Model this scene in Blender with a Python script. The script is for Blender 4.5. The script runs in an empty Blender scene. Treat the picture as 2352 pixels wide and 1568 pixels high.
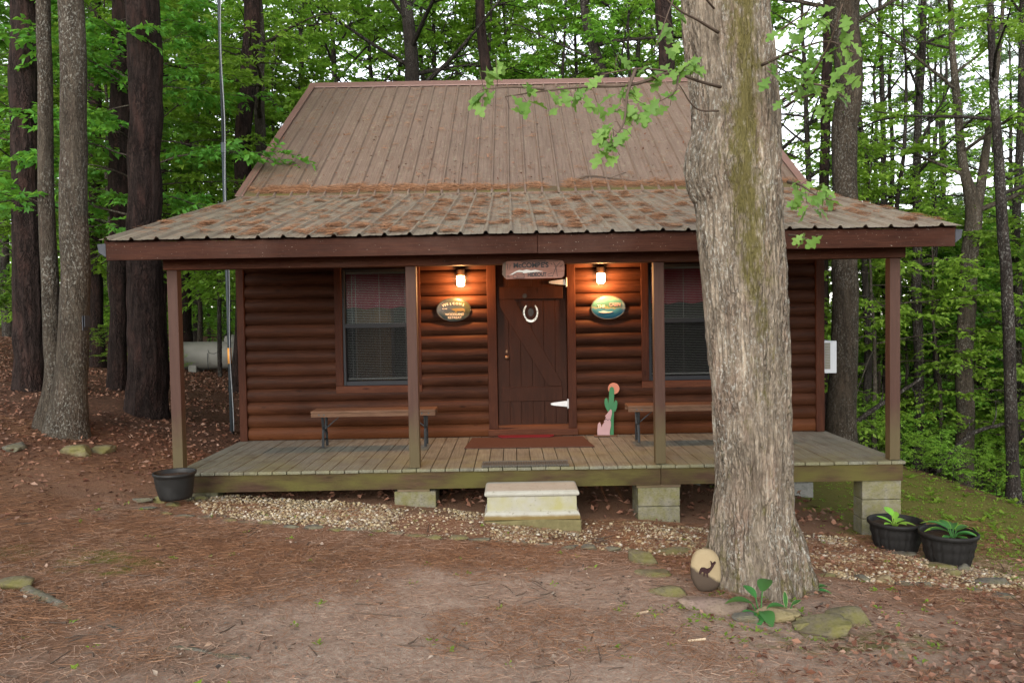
import bpy, math, random
import numpy as np
from mathutils import Matrix, Vector
R = math.radians
rng = np.random.default_rng(7)
random.seed(7)
SC = bpy.context.scene
COL = SC.collection

# ---------------------------------------------------------------- camera
F_PX, CXP, CYP = 1800.0, 1176.0, 784.0          # photo measured at 2352 x 1568
PITCH, ROLL, CAM_Z = R(2.04), 0.0172, 2.0
_f = np.array([0, math.cos(PITCH), -math.sin(PITCH)])
_u0 = np.array([0, math.sin(PITCH), math.cos(PITCH)])
_x = np.array([1.0, 0, 0])
_up = math.cos(ROLL) * _u0 + math.sin(ROLL) * _x
_rt = math.cos(ROLL) * _x - math.sin(ROLL) * _u0
cam = bpy.data.cameras.new('camera')
cam.sensor_width = 36.0
cam.lens = 36.0 * F_PX / 2352.0
cam.clip_start, cam.clip_end = 0.05, 2000
camo = bpy.data.objects.new('camera', cam)
COL.objects.link(camo)
camo.matrix_world = Matrix(((_rt[0], _up[0], -_f[0], 0), (_rt[1], _up[1], -_f[1], 0), (_rt[2], _up[2], -_f[2], CAM_Z), (0, 0, 0, 1)))
SC.camera = camo

# ---------------------------------------------------------------- light
SUN_EL, SUN_AZ = R(15), R(15)      # soft light from behind the viewer, a little from the left
world = bpy.data.worlds.new('World')
SC.world = world
world.use_nodes = True
nt = world.node_tree
nt.nodes.clear()
sky = nt.nodes.new('ShaderNodeTexSky')
sky.sky_type = 'NISHITA'
sky.sun_disc = False
sky.sun_elevation = SUN_EL
sky.sun_rotation = R(180) + SUN_AZ
sky.dust_density = 0.3
sky.ozone_density = 1.0
hs = nt.nodes.new('ShaderNodeHueSaturation')
hs.inputs['Saturation'].default_value = 0.22
hs.inputs['Value'].default_value = 1.0
bg = nt.nodes.new('ShaderNodeBackground')
bg.inputs['Strength'].default_value = 0.15
wo = nt.nodes.new('ShaderNodeOutputWorld')
nt.links.new(sky.outputs[0], hs.inputs['Color'])
nt.links.new(hs.outputs[0], bg.inputs[0])
nt.links.new(bg.outputs[0], wo.inputs[0])
sl = bpy.data.lights.new('sun', 'SUN')
sl.energy = 1.5
sl.angle = R(45)
sl.color = (1.0, 0.95, 0.88)
so = bpy.data.objects.new('sun', sl)
COL.objects.link(so)
sd = Vector((math.sin(SUN_AZ) * math.cos(SUN_EL), math.cos(SUN_AZ) * math.cos(SUN_EL), -math.sin(SUN_EL)))
so.rotation_euler = sd.to_track_quat('-Z', 'Y').to_euler()
so.location = (-6, -20, 14)
SC.view_settings.view_transform = 'Standard'
SC.view_settings.look = 'None'
SC.view_settings.exposure = 1.72
SC.view_settings.gamma = 1.0
SC.cycles.max_bounces = 8
SC.cycles.transparent_max_bounces = 12
SC.cycles.use_denoising = True

# ---------------------------------------------------------------- helpers
def ray(px, py):
    return _f + _rt * ((px - CXP) / F_PX) - _up * ((py - CYP) / F_PX)
def at(px, py, Y):
    d = ray(px, py)
    t = Y / d[1]
    return np.array([0, 0, CAM_Z]) + d * t

_PTS = np.array([
 (-3.42, 7.94, .20), (-1.0, 7.8, .07), (.17, 7.4, -.08), (1.5, 7.9, -.14), (3.8, 7.94, -.36), (3.8, 7.2, -.34), (4.4, 6.9, -.36), (1.74, 5.6, -.02),
 (0, 3.8, .14), (-2.4, 3.8, .24), (2.4, 3.8, .02), (0, 0, .30), (-4, 0, .40), (4, 0, .2), (0, -8, .4), (-9, -5, .7), (9, -5, .0),
 (-5.2, 9.0, .66), (-5.3, 11, .72), (-4.0, 11.1, .36), (-6.6, 11.6, .92), (-13, 22, 1.35), (-7.7, 20, .62), (-8, 6, .62),
 (-3.0, 10.2, .06), (-3.2, 13, .08), (0, 11, .02), (0, 16, .05), (0, 22, -.2), (3.9, 12, -.45), (5.3, 12.5, -.30), (5.4, 8.6, -.62), (7.6, 12, -1.0), (9, 16, -1.9), (15, 25, -3.6), (20, 42, -4.5),
 (5.5, 5, -.35), (5.5, 2.5, -.15), (12, 5, -1.6), (-20, 40, 1.6), (0, 40, -.8), (-25, 10, 1.6), (0, 70, -1.5), (40, 20, -5.5), (22, 8, -3.4), (25, 0, -2.8), (30, 35, -5), (30, 10, -4.4), (20, 18, -3.4), (40, 0, -4.2), (-25, 25, 1.6), (-20, 0, 1.3), (45, 70, -6), (-45, 70, 1.8), (-45, 20, 2), (-40, -20, 1.5), (30, -20, -1.5)])
def _tps(r2):
    return 0.5 * r2 * np.log(r2 + 1e-9)
def _fit():
    n = len(_PTS)
    P = _PTS[:, :2]
    d2 = ((P[:, None] - P[None]) ** 2).sum(-1)
    K = _tps(d2) + np.eye(n) * 0.25
    Q = np.c_[np.ones(n), P]
    A = np.block([[K, Q], [Q.T, np.zeros((3, 3))]])
    return np.linalg.solve(A, np.r_[_PTS[:, 2], 0, 0, 0])
_WT = _fit()
def hz(x, y):
    x = np.atleast_1d(np.asarray(x, float)); y = np.atleast_1d(np.asarray(y, float))
    xc = np.clip(x, -45, 45); yc = np.clip(y, -20, 70)
    d2 = (xc[:, None] - _PTS[None, :, 0]) ** 2 + (yc[:, None] - _PTS[None, :, 1]) ** 2
    n = len(_PTS)
    return _tps(d2) @ _WT[:n] + _WT[n] + _WT[n + 1] * xc + _WT[n + 2] * yc
def hz1(x, y):
    return float(hz(x, y)[0])
def gnd(px, py):
    d = ray(px, py)
    ts = np.linspace(1.5, 60, 3000)
    P = np.array([0, 0, CAM_Z]) + d[None] * ts[:, None]
    below = np.nonzero(P[:, 2] < hz(P[:, 0], P[:, 1]))[0]
    k = below[0] if len(below) else len(ts) - 1
    p = P[k].copy(); p[2] = hz1(p[0], p[1])
    return p

def _h(i, j, k):
    n = (i * 374761393 + j * 668265263 + k * 2147483647 + 974711) & 0xffffffff
    n = ((n ^ (n >> 13)) * 1274126177) & 0xffffffff
    n = (n ^ (n >> 16)) & 0xffffffff
    return n / 4294967295.0
def vnoise(P):
    P = np.asarray(P, float)
    I = np.floor(P).astype(np.int64)
    f = P - I
    f = f * f * (3 - 2 * f)
    out = np.zeros(len(P))
    for a in (0, 1):
        for b in (0, 1):
            for c in (0, 1):
                w = (f[:, 0] if a else 1 - f[:, 0]) * (f[:, 1] if b else 1 - f[:, 1]) * (f[:, 2] if c else 1 - f[:, 2])
                out += w * _h(I[:, 0] + a, I[:, 1] + b, I[:, 2] + c)
    return out
def fbm(P, o=4):
    P = np.asarray(P, float)
    s, a, t = np.zeros(len(P)), 0.5, 0
    for k in range(o):
        s += a * vnoise(P * (2 ** k) + 17.3 * k); t += a; a *= .5
    return s / t

def tag(o, label=None, cat=None, group=None, kind=None):
    if label: o['label'] = label
    if cat: o['category'] = cat
    if group: o['group'] = group
    if kind: o['kind'] = kind
    return o
def empty(name, loc, label=None, cat=None, group=None):
    o = bpy.data.objects.new(name, None)
    o.empty_display_size = 0.1
    COL.objects.link(o)
    o.location = [float(c) for c in loc]
    return tag(o, label, cat, group)
def wloc(p):
    l = np.zeros(3)
    while p is not None:
        l += np.array(p.location); p = p.parent
    return l
def link(name, me, parent=None, loc=None):
    o = bpy.data.objects.new(name, me)
    COL.objects.link(o)
    if parent is not None: o.parent = parent
    elif loc is not None: o.location = [float(c) for c in loc]
    return o
def mesh_from(name, V, F, mat, smooth=False):
    me = bpy.data.meshes.new(name)
    V = np.asarray(V, np.float32)
    if isinstance(F, np.ndarray):
        k = F.shape[1]; nf = len(F)
        me.vertices.add(len(V)); me.vertices.foreach_set('co', V.ravel())
        me.loops.add(nf * k); me.loops.foreach_set('vertex_index', F.astype(np.int32).ravel())
        me.polygons.add(nf)
        me.polygons.foreach_set('loop_start', np.arange(0, nf * k, k, dtype=np.int32))
        me.polygons.foreach_set('loop_total', np.full(nf, k, np.int32))
        me.update(calc_edges=True)
    else:
        me.from_pydata(V.tolist(), [], F)
        me.update()
    if mat is not None: me.materials.append(mat)
    if smooth: me.polygons.foreach_set('use_smooth', np.ones(len(me.polygons), bool))
    return me
def mk(name, V, F, mat, parent=None, smooth=False, loc=None, bevel=0):
    V = np.asarray(V, float)
    base = wloc(parent) if parent is not None else (np.array(loc, float) if loc is not None else np.zeros(3))
    o = link(name, mesh_from(name, V - base, F, mat, smooth), parent, base)
    if bevel:
        b = o.modifiers.new('bevel', 'BEVEL'); b.width = bevel; b.segments = 2; b.limit_method = 'ANGLE'; b.angle_limit = R(40)
    return o
def vcol(me, name, C):
    a = me.color_attributes.new(name, 'FLOAT_COLOR', 'POINT')
    C = np.asarray(C, np.float32)
    if C.shape[1] == 3: C = np.c_[C, np.ones(len(C), np.float32)]
    a.data.foreach_set('color', C.ravel())

class MB:
    def __init__(s): s.V, s.F = [], []
    def add(s, V, F):
        n = len(s.V)
        s.V += [tuple(map(float, v)) for v in V]
        s.F += [tuple(int(i) + n for i in f) for f in F]
        return s
    def box(s, x0, x1, y0, y1, z0, z1):
        return s.add([(x0, y0, z0), (x1, y0, z0), (x1, y1, z0), (x0, y1, z0), (x0, y0, z1), (x1, y0, z1), (x1, y1, z1), (x0, y1, z1)],
                     [(3, 2, 1, 0), (4, 5, 6, 7), (0, 1, 5, 4), (1, 2, 6, 5), (2, 3, 7, 6), (3, 0, 4, 7)])
    def prism(s, pts, y0, y1):          # outline in x,z, counter-clockwise seen from -y
        n = len(pts)
        V = [(x, y0, z) for x, z in pts] + [(x, y1, z) for x, z in pts]
        F = [tuple(range(n)), tuple(range(2 * n - 1, n - 1, -1))]
        F += [(i + n, (i + 1) % n + n, (i + 1) % n, i) for i in range(n)]
        return s.add(V, F)
    def prism_x(s, pts, x0, x1):        # outline in y,z
        n = len(pts)
        V = [(x0, y, z) for y, z in pts] + [(x1, y, z) for y, z in pts]
        F = [tuple(range(n - 1, -1, -1)), tuple(range(n, 2 * n))]
        F += [(i, (i + 1) % n, (i + 1) % n + n, i + n) for i in range(n)]
        return s.add(V, F)
    def tube(s, pts, r, n=8, cap=True):
        pts = np.asarray(pts, float)
        r = np.full(len(pts), r) if np.isscalar(r) else np.asarray(r, float)
        V, F = tube_arr(pts, r, n)
        k = len(pts)
        F = F.tolist()
        if cap: F += [tuple(range(n - 1, -1, -1)), tuple(range((k - 1) * n, k * n))]
        return s.add(V, F)
    def lathe(s, prof, c=(0, 0, 0), n=32):
        k = len(prof)
        V = [(c[0] + r * math.cos(2 * math.pi * i / n), c[1] + r * math.sin(2 * math.pi * i / n), c[2] + z) for r, z in prof for i in range(n)]
        F = [(j * n + i, j * n + (i + 1) % n, (j + 1) * n + (i + 1) % n, (j + 1) * n + i) for j in range(k - 1) for i in range(n)]
        return s.add(V, F)
    def build(s, name, mat, parent=None, smooth=False, loc=None, bevel=0):
        return mk(name, np.array(s.V), s.F, mat, parent, smooth, loc, bevel)
def tube_arr(pts, r, n):
    k = len(pts)
    t = np.gradient(pts, axis=0)
    t /= np.linalg.norm(t, axis=1)[:, None] + 1e-9
    ref = np.where(np.abs(t[:, 2:3]) > .9, np.array([[1.0, 0, 0]]), np.array([[0, 0, 1.0]]))
    if abs(t[:, 2]).mean() > .75: ref = np.tile(np.array([[1.0, 0, 0]]), (k, 1))
    a = np.cross(t, ref); a /= np.linalg.norm(a, axis=1)[:, None] + 1e-9
    b = np.cross(t, a)
    th = np.linspace(0, 2 * np.pi, n, endpoint=False)
    V = pts[:, None] + r[:, None, None] * (np.cos(th)[None, :, None] * a[:, None] + np.sin(th)[None, :, None] * b[:, None])
    i = np.arange(k - 1)[:, None] * n; j = np.arange(n)[None]
    F = np.stack([i + j, i + (j + 1) % n, i + n + (j + 1) % n, i + n + j], -1).reshape(-1, 4)
    return V.reshape(-1, 3), F
def smooth_path(P, n):
    P = np.asarray(P, float)
    t = np.r_[0, np.cumsum(np.linalg.norm(np.diff(P[:, :3], axis=0), axis=1))]; t /= t[-1]
    tt = np.linspace(0, 1, n)
    m = np.gradient(P, t, axis=0)
    k = np.clip(np.searchsorted(t, tt) - 1, 0, len(t) - 2)
    h = (t[k + 1] - t[k]); s = ((tt - t[k]) / h)[:, None]; h = h[:, None]
    return (2 * s**3 - 3 * s**2 + 1) * P[k] + (s**3 - 2 * s**2 + s) * h * m[k] + (-2 * s**3 + 3 * s**2) * P[k + 1] + (s**3 - s**2) * h * m[k + 1]
def ico(sub=1):
    import bmesh
    bm = bmesh.new(); bmesh.ops.create_icosphere(bm, subdivisions=sub, radius=1.0)
    V = np.array([v.co[:] for v in bm.verts]); F = np.array([[v.index for v in f.verts] for f in bm.faces])
    bm.free(); return V, F

# ---------------------------------------------------------------- materials
class NT:
    def __init__(s, name):
        s.m = bpy.data.materials.new(name); s.m.use_nodes = True
        s.t = s.m.node_tree; s.t.nodes.clear()
        s.out = s.t.nodes.new('ShaderNodeOutputMaterial')
    def n(s, kind, ins=None, out=0, **kw):
        nd = s.t.nodes.new(kind)
        for k, v in kw.items(): setattr(nd, k, v)
        for k, v in (ins or {}).items(): s.put(nd.inputs[k], v)
        return nd.outputs[out]
    def put(s, sock, v):
        if isinstance(v, bpy.types.NodeSocket): s.t.links.new(v, sock)
        elif isinstance(v, (tuple, list)) and len(v) == 3 and sock.type == 'RGBA': sock.default_value = (*v, 1)
        else: sock.default_value = v
    def co(s, scale=(1, 1, 1), src='Object', rot=(0, 0, 0)):
        tc = s.t.nodes.new('ShaderNodeTexCoord')
        return s.n('ShaderNodeMapping', {'Vector': tc.outputs[src], 'Scale': scale, 'Rotation': rot})
    def noise(s, scale=(1, 1, 1), sc=5, det=5, rough=.55, out=0, dist=0, vec=None):
        return s.n('ShaderNodeTexNoise', {'Vector': vec if vec is not None else s.co(scale), 'Scale': sc, 'Detail': det, 'Roughness': rough, 'Distortion': dist}, out)
    def vor(s, scale=(1, 1, 1), sc=5, feature='F1', out=0, vec=None):
        return s.n('ShaderNodeTexVoronoi', {'Vector': vec if vec is not None else s.co(scale), 'Scale': sc}, out, feature=feature)
    def ramp(s, fac, stops):
        nd = s.t.nodes.new('ShaderNodeValToRGB')
        e = nd.color_ramp.elements
        while len(e) < len(stops): e.new(.5)
        for el, (p, c) in zip(e, stops):
            el.position = p
            el.color = (c, c, c, 1) if np.isscalar(c) else (*c, 1)
        s.put(nd.inputs[0], fac)
        return nd.outputs[0]
    def mix(s, f, a, b, mode='MIX'):
        nd = s.t.nodes.new('ShaderNodeMix'); nd.data_type = 'RGBA'; nd.blend_type = mode
        s.put(nd.inputs[0], f); s.put(nd.inputs[6], a); s.put(nd.inputs[7], b)
        return nd.outputs[2]
    def math(s, op, a, b=0.0):
        nd = s.t.nodes.new('ShaderNodeMath'); nd.operation = op
        s.put(nd.inputs[0], a); s.put(nd.inputs[1], b)
        return nd.outputs[0]
    def bump(s, h, strength=.5, dist=.01):
        return s.n('ShaderNodeBump', {'Height': h, 'Strength': strength, 'Distance': dist})
    def attr(s, name, out=0):
        return s.n('ShaderNodeAttribute', out=out, attribute_name=name)
    def sep(s, c):
        nd = s.t.nodes.new('ShaderNodeSeparateColor'); s.put(nd.inputs[0], c); return nd.outputs
    def xyz(s, c):
        nd = s.t.nodes.new('ShaderNodeSeparateXYZ'); s.put(nd.inputs[0], c); return nd.outputs
    def rnd(s):
        return s.n('ShaderNodeNewGeometry', out='Random Per Island')
    def pbr(s, col, rough=.7, normal=None, spec=.3, metal=0.0, **kw):
        ins = {'Base Color': col, 'Roughness': rough, 'Metallic': metal, 'Specular IOR Level': spec}
        if normal is not None: ins['Normal'] = normal
        ins.update(kw)
        b = s.n('ShaderNodeBsdfPrincipled', ins)
        return b
    def end(s, sh):
        s.t.links.new(sh, s.out.inputs[0]); return s.m
M = {}
def simple(name, col, rough=.6, spec=.3, metal=0.0, var=.15, sc=12, bump=.2, scale=(1, 1, 1)):
    t = NT(name)
    f = t.noise(scale, sc, 6)
    c = t.mix(f, tuple(c * (1 - var) for c in col), tuple(min(1, c * (1 + var)) for c in col))
    M[name] = t.end(t.pbr(c, rough, t.bump(f, bump, .004), spec, metal)); return M[name]

def wood(name, dark, light, along=0, grain=14, knots=True, rough=.65, moss=0.0, dusty=0.0, perisland=.0, warm=None):
    t = NT(name)
    sc = [grain] * 3; sc[along] = grain * .06
    g = t.noise(tuple(sc), 3.0, 8, .68, dist=.9)
    fine = t.noise(tuple(grain * 4 if i != along else grain * .15 for i in range(3)), 3.0, 5, .7)
    big = t.noise(tuple(1.0 if i != along else .45 for i in range(3)), 2.1, 6, .6)
    c = t.mix(t.ramp(g, [(.28, 0.0), (.74, 1.0)]), dark, light)
    c = t.mix(t.math('MULTIPLY', t.ramp(fine, [(.42, 1.0), (.58, 0.0)]), .45), c, tuple(x * .5 for x in dark))
    c = t.mix(t.math('MULTIPLY', t.ramp(big, [(.38, 0.0), (.68, 1.0)]), .65), c, tuple(x * .55 for x in dark))
    if warm:
        z = t.xyz(t.co())[2]
        w = t.ramp(t.math('ADD', z, t.math('MULTIPLY', big, .5)), [(.28, 1.0), (.75, 0.0)])
        c = t.mix(t.math('MULTIPLY', w, .6), c, t.mix(g, tuple(x * .6 for x in warm), warm))
    if knots:
        ksc = [4.5] * 3; ksc[along] = 1.6
        k = t.vor(tuple(ksc), 1.35)
        c = t.mix(t.ramp(k, [(.0, .85), (.07, .5), (.12, 0.0)]), c, tuple(x * .35 for x in dark))
    if perisland:
        r = t.rnd()
        c = t.mix(perisland, c, t.ramp(r, [(0, .25), (1, 1.0)]), 'MULTIPLY')
    if dusty:
        sp = t.noise((1, 1, 1), 60, 2)
        c = t.mix(t.math('MULTIPLY', t.ramp(sp, [(.70, 0.0), (.74, 1.0)]), dusty), c, (.42, .36, .30))
        gr = t.noise((1, 1, 1), 1.4, 5)
        c = t.mix(t.math('MULTIPLY', t.ramp(gr, [(.5, 0.0), (.75, 1.0)]), .2), c, (.12, .075, .06))
    if moss:
        mn = t.noise((.8, .8, 2.5), 2.2, 6)
        c = t.mix(t.math('MULTIPLY', t.ramp(mn, [(.38, 0.0), (.64, 1.0)]), moss), c, (.085, .078, .022))
    M[name] = t.end(t.pbr(c, t.ramp(g, [(.2, rough - .12), (.8, rough + .12)]), t.bump(t.math('ADD', g, t.math('MULTIPLY', fine, .5)), .5, .005), .06)); return M[name]

wood('log_stain', (.027, .0098, .0058), (.080, .0295, .0145), 0, 10, True, .55, perisland=.5, warm=(.135, .046, .017))
wood('trim_stain', (.032, .011, .007), (.072, .026, .014), 2, 16, True, .6)
wood('trim_stain_across', (.050, .018, .011), (.115, .042, .021), 0, 16, True, .6)
wood('door_stain', (.022, .0085, .0055), (.050, .019, .011), 2, 16, True, .5)
wood('fascia_wood', (.030, .0105, .0065), (.066, .0245, .0145), 0, 12, True, .6, dusty=.5)
wood('beam_wood', (.056, .020, .012), (.112, .040, .023), 0, 14, True, .6, dusty=.35)
wood('rim_wood', (.045, .027, .018), (.095, .056, .036), 0, 14, True, .75, moss=.75)
wood('bench_wood', (.085, .045, .028), (.18, .105, .068), 0, 18, True, .7)
wood('rough_wood', (.10, .07, .045), (.2, .15, .1), 0, 14, True, .8, moss=.7)
wood('sign_wood', (.20, .095, .070), (.40, .22, .175), 0, 20, False, .6, dusty=.3)
wood('interior_wood', (.14, .06, .02), (.3, .15, .06), 2, 12, True, .5)

def m_post():
    t = NT('post_wood')
    g = t.noise((16, 16, 1), 3, 6, .6, dist=.5)
    c = t.mix(g, (.030, .0125, .0085), (.072, .034, .0235))
    k = t.vor((6, 6, 1.4), 1.2)
    c = t.mix(t.ramp(k, [(0, .9), (.09, .6), (.14, 0.0)]), c, (.05, .018, .012))
    z = t.xyz(t.co())[2]
    mo = t.ramp(t.math('ADD', z, t.math('MULTIPLY', t.noise((1, 1, .6), 5), .7)), [(.55, 1.0), (1.25, 0.0)])
    c = t.mix(t.math('MULTIPLY', mo, .55), c, (.085, .075, .030))
    M['post_wood'] = t.end(t.pbr(c, .7, t.bump(g, .4, .004), .25))
m_post()

def m_deck():
    t = NT('deck_boards')
    g = t.noise((18, .9, 18), 3, 7, .65, dist=.4)
    c = t.mix(t.ramp(g, [(.28, 0.0), (.75, 1.0)]), (.070, .068, .056), (.205, .200, .168))
    c = t.mix(.35, c, t.ramp(t.rnd(), [(0, .45), (1, 1.0)]), 'MULTIPLY')
    p = t.xyz(t.co())
    n = t.noise((1, 1, 1), 1.9, 6)
    front = t.ramp(t.math('ADD', t.math('MULTIPLY', p[1], -.55), t.math('ADD', t.math('MULTIPLY', n, .9), -.62)), [(.15, 0.0), (.95, 1.0)])
    c = t.mix(t.math('MULTIPLY', t.math('MULTIPLY', front, t.ramp(n, [(.35, .25), (.6, 1.0)])), .55), c, (.150, .135, .050))
    dirt = t.ramp(t.noise((1, 1, 1), 4.5, 6), [(.50, 0.0), (.72, 1.0)])
    c = t.mix(t.math('MULTIPLY', dirt, .65), c, (.060, .046, .034))
    sp = t.noise((1.0, .5, 1), 30, 3)
    c = t.mix(t.math('MULTIPLY', t.ramp(sp, [(.66, 0.0), (.74, 1.0)]), .5), c, (.42, .40, .33))
    M['deck_boards'] = t.end(t.pbr(c, .75, t.bump(g, .5, .004), .3))
m_deck()

def m_roof(name, base, pale, debris, dust):
    t = NT(name)
    st = t.noise((6, .22, .22), 5, 5, .6)
    big = t.noise((1, .5, .5), 1.1, 5)
    c = t.mix(t.ramp(st, [(.32, 0.0), (.66, 1.0)]), base, pale)
    s2 = t.noise((22, .5, .5), 4, 5, .65)
    c = t.mix(t.ramp(s2, [(.50, 0.0), (.66, .26)]), c, tuple(x * .62 for x in base))
    c = t.mix(t.ramp(t.noise((3, .8, .8), 2.2, 5), [(.5, 0.0), (.7, .5)]), c, tuple(min(1, x * 1.15) for x in pale))
    c = t.mix(t.math('MULTIPLY', t.ramp(big, [(.35, 0.0), (.7, 1.0)]), .5), c, dust)
    ed = t.noise((1, 1, 1), 38, 4, .6)
    c = t.mix(t.math('MULTIPLY', t.ramp(ed, [(.60, 0.0), (.67, 1.0)]), debris), c, (.085, .042, .025))
    li = t.noise((1, .6, .6), 14, 6, .7)
    c = t.mix(t.math('MULTIPLY', t.ramp(li, [(.56, 0.0), (.68, 1.0)]), .35), c, (.33, .32, .22))
    sh = t.ramp(t.rnd(), [(0, .88), (1, 1.0)])
    c = t.mix(1.0, c, sh, 'MULTIPLY')
    M[name] = t.end(t.pbr(c, t.ramp(big, [(.3, .42), (.7, .62)]), t.bump(ed, .15, .003), .35))
m_roof('porch_roof_metal', (.150, .108, .080), (.275, .228, .172), .95, (.20, .148, .115))
m_roof('main_roof_metal', (.132, .083, .060), (.190, .129, .097), .6, (.145, .102, .078))
simple('trim_metal', (.17, .092, .075), .5, .4, 0, .15, 8)

def m_ground():
    t = NT('forest_floor')
    z = t.sep(t.attr('zone'))     # R bare dirt, G moss, B dark leaf litter
    n1 = t.noise((1, 1, 1), 2.4, 8, .65); n2 = t.noise((1, 1, 1), 22, 7, .7); n3 = t.noise((1, 2.6, 1), 70, 4, .7)
    needles = t.mix(t.ramp(n3, [(.3, 0.0), (.7, 1.0)]), (.100, .052, .032), (.27, .155, .098))
    dirt = t.mix(t.ramp(n2, [(.3, 0.0), (.7, 1.0)]), (.20, .145, .112), (.46, .365, .290))
    dirt = t.mix(t.ramp(n3, [(.50, 0.0), (.60, 1.0)]), dirt, (.32, .175, .120))
    dirt = t.mix(t.math('MULTIPLY', t.ramp(t.noise((1, 1, 1), 9, 6, .7), [(.58, 0.0), (.68, 1.0)]), .6), dirt, (.11, .085, .075))
    litter = t.mix(t.ramp(n2, [(.35, 0.0), (.65, 1.0)]), (.050, .025, .017), (.16, .080, .050))
    dm = t.ramp(t.math('ADD', z[0], t.math('MULTIPLY', t.math('SUBTRACT', n1, .5), 1.3)), [(.25, 0.0), (.8, 1.0)])
    c = t.mix(dm, needles, dirt)
    lm = t.ramp(t.math('ADD', z[2], t.math('MULTIPLY', t.math('SUBTRACT', n1, .5), .8)), [(.3, 0.0), (.7, 1.0)])
    c = t.mix(lm, c, litter)
    mn = t.noise((1, 1, 1), 3.3, 8, .7)
    mm = t.ramp(t.math('ADD', z[1], t.math('MULTIPLY', t.math('SUBTRACT', mn, .5), 1.6)), [(.42, 0.0), (.62, 1.0)])
    c = t.mix(t.math('MULTIPLY', mm, .85), c, t.mix(n2, (.055, .062, .010), (.17, .165, .035)))
    h = t.math('ADD', n2, t.math('MULTIPLY', n3, .6))
    M['forest_floor'] = t.end(t.pbr(c, .95, t.bump(h, .9, .02), .1))
m_ground()

def m_bark(name, dark, light, vs=(9, 9, 1.3), sc=2.2, lichen=.0, moss=.0, plate=(.10, .05, .035), crk=.6):
    t = NT(name)
    wv = t.n('ShaderNodeVectorMath', {0: t.co(vs), 1: t.n('ShaderNodeVectorMath', {0: t.noise((1, 1, .5), 5, 4, .6, 1), 'Scale': 2.4}, operation='SCALE')}, operation='ADD')
    g = t.noise(None, sc, 10, .72, dist=.4, vec=wv)
    f = t.noise((40, 40, 7), 2.0, 6, .7)
    v = t.n('ShaderNodeTexVoronoi', {'Vector': wv, 'Scale': sc * 1.25}, 0, feature='DISTANCE_TO_EDGE')
    crack = t.math('MULTIPLY', t.ramp(v, [(0, 1.0), (.06, .7), (.20, 0.0)]), t.ramp(t.noise((1.5, 1.5, .6), 4.5, 4), [(.36, .15), (.6, 1.0)]))
    c = t.mix(t.ramp(g, [(.30, 0.0), (.70, 1.0)]), dark, light)
    c = t.mix(t.ramp(f, [(.40, .55), (.58, 0.0)]), c, tuple(a * .55 for a in dark))
    c = t.mix(t.ramp(t.noise((2.5, 2.5, .7), 2.6, 6), [(.50, 0.0), (.72, .7)]), c, plate)
    pl = t.noise((6, 6, .55), 2.2, 7, .66, dist=.5)
    c = t.mix(t.ramp(pl, [(.34, .62), (.48, 0.0)]), c, tuple(a * .7 for a in dark))
    c = t.mix(t.ramp(pl, [(.56, 0.0), (.70, .55)]), c, tuple(min(.6, a * 1.25) for a in light))
    c = t.mix(t.math('MULTIPLY', crack, crk), c, tuple(a * .35 for a in dark))
    if lichen:
        l = t.noise((1.5, 1.5, .9), 30, 5, .75); l2 = t.noise((1, 1, .4), 3.0, 4)
        q = t.math('MULTIPLY', t.ramp(l, [(.53, 0.0), (.60, 1.0)]), t.ramp(l2, [(.40, .15), (.60, 1.0)]))
        c = t.mix(t.math('MULTIPLY', q, lichen), c, (.50, .50, .45))
    if moss:
        mz = t.attr('moss', 2)
        mn = t.noise((2.5, 2.5, 1.0), 6, 7, .78)
        q = t.ramp(t.math('ADD', mz, t.math('MULTIPLY', t.math('SUBTRACT', mn, .5), 3.0)), [(.40, 0.0), (.85, 1.0)])
        c = t.mix(t.math('MULTIPLY', q, moss), c, t.mix(t.noise((2, 2, 1), 34, 5), (.045, .040, .012), (.165, .140, .050)))
    h = t.math('SUBTRACT', t.math('ADD', g, t.math('MULTIPLY', f, .5)), t.math('MULTIPLY', crack, .5))
    M[name] = t.end(t.pbr(c, .9, t.bump(h, .9, .03), .12))
m_bark('oak_bark', (.115, .088, .066), (.42, .345, .262), (12, 12, .7), 1.9, .55, .95, (.21, .135, .10), .6)
m_bark('brown_bark', (.024, .018, .0125), (.075, .059, .043), (10, 10, 1.8), 2.4, .2, 0, (.055, .038, .026), .6)
m_bark('grey_bark', (.036, .028, .021), (.105, .085, .064), (10, 10, 2.2), 2.6, .30, 0, (.085, .062, .048), .45)
m_bark('pine_bark', (.014, .0095, .0085), (.046, .030, .026), (6, 6, 1.2), 2.0, .0, 0, (.060, .030, .024), .8)
m_bark('far_bark', (.016, .0125, .0115), (.048, .038, .032), (8, 8, 1.5), 2.2, .25, 0, (.04, .03, .024), .5)

def m_leaf(name, a, b, tr=.45, edge=None):
    t = NT(name)
    r = t.rnd()
    c = t.mix(r, a, b)
    oi = t.n('ShaderNodeObjectInfo', out='Random')
    c = t.n('ShaderNodeHueSaturation', {'Hue': t.math('ADD', t.math('MULTIPLY', oi, .035), .483), 'Saturation': 1.0, 'Value': t.math('ADD', t.math('MULTIPLY', oi, .5), .75), 'Color': c})
    p = t.pbr(c, .55, None, .15)
    tl = t.n('ShaderNodeBsdfTranslucent', {'Color': t.mix(1.0, t.mix(.35, c, (.17, .30, .02)), (tr * 2,) * 3, 'MULTIPLY')})
    mx = t.n('ShaderNodeAddShader', {0: p, 1: tl})
    M[name] = t.end(mx)
m_leaf('leaf_mid', (.056, .112, .013), (.122, .205, .025), .55)
m_leaf('leaf_light', (.058, .122, .015), (.125, .215, .030), .5)
m_leaf('leaf_dark', (.028, .075, .010), (.065, .145, .020), .5)
m_leaf('pine_needle_green', (.03, .06, .022), (.065, .105, .045), .25)
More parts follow.
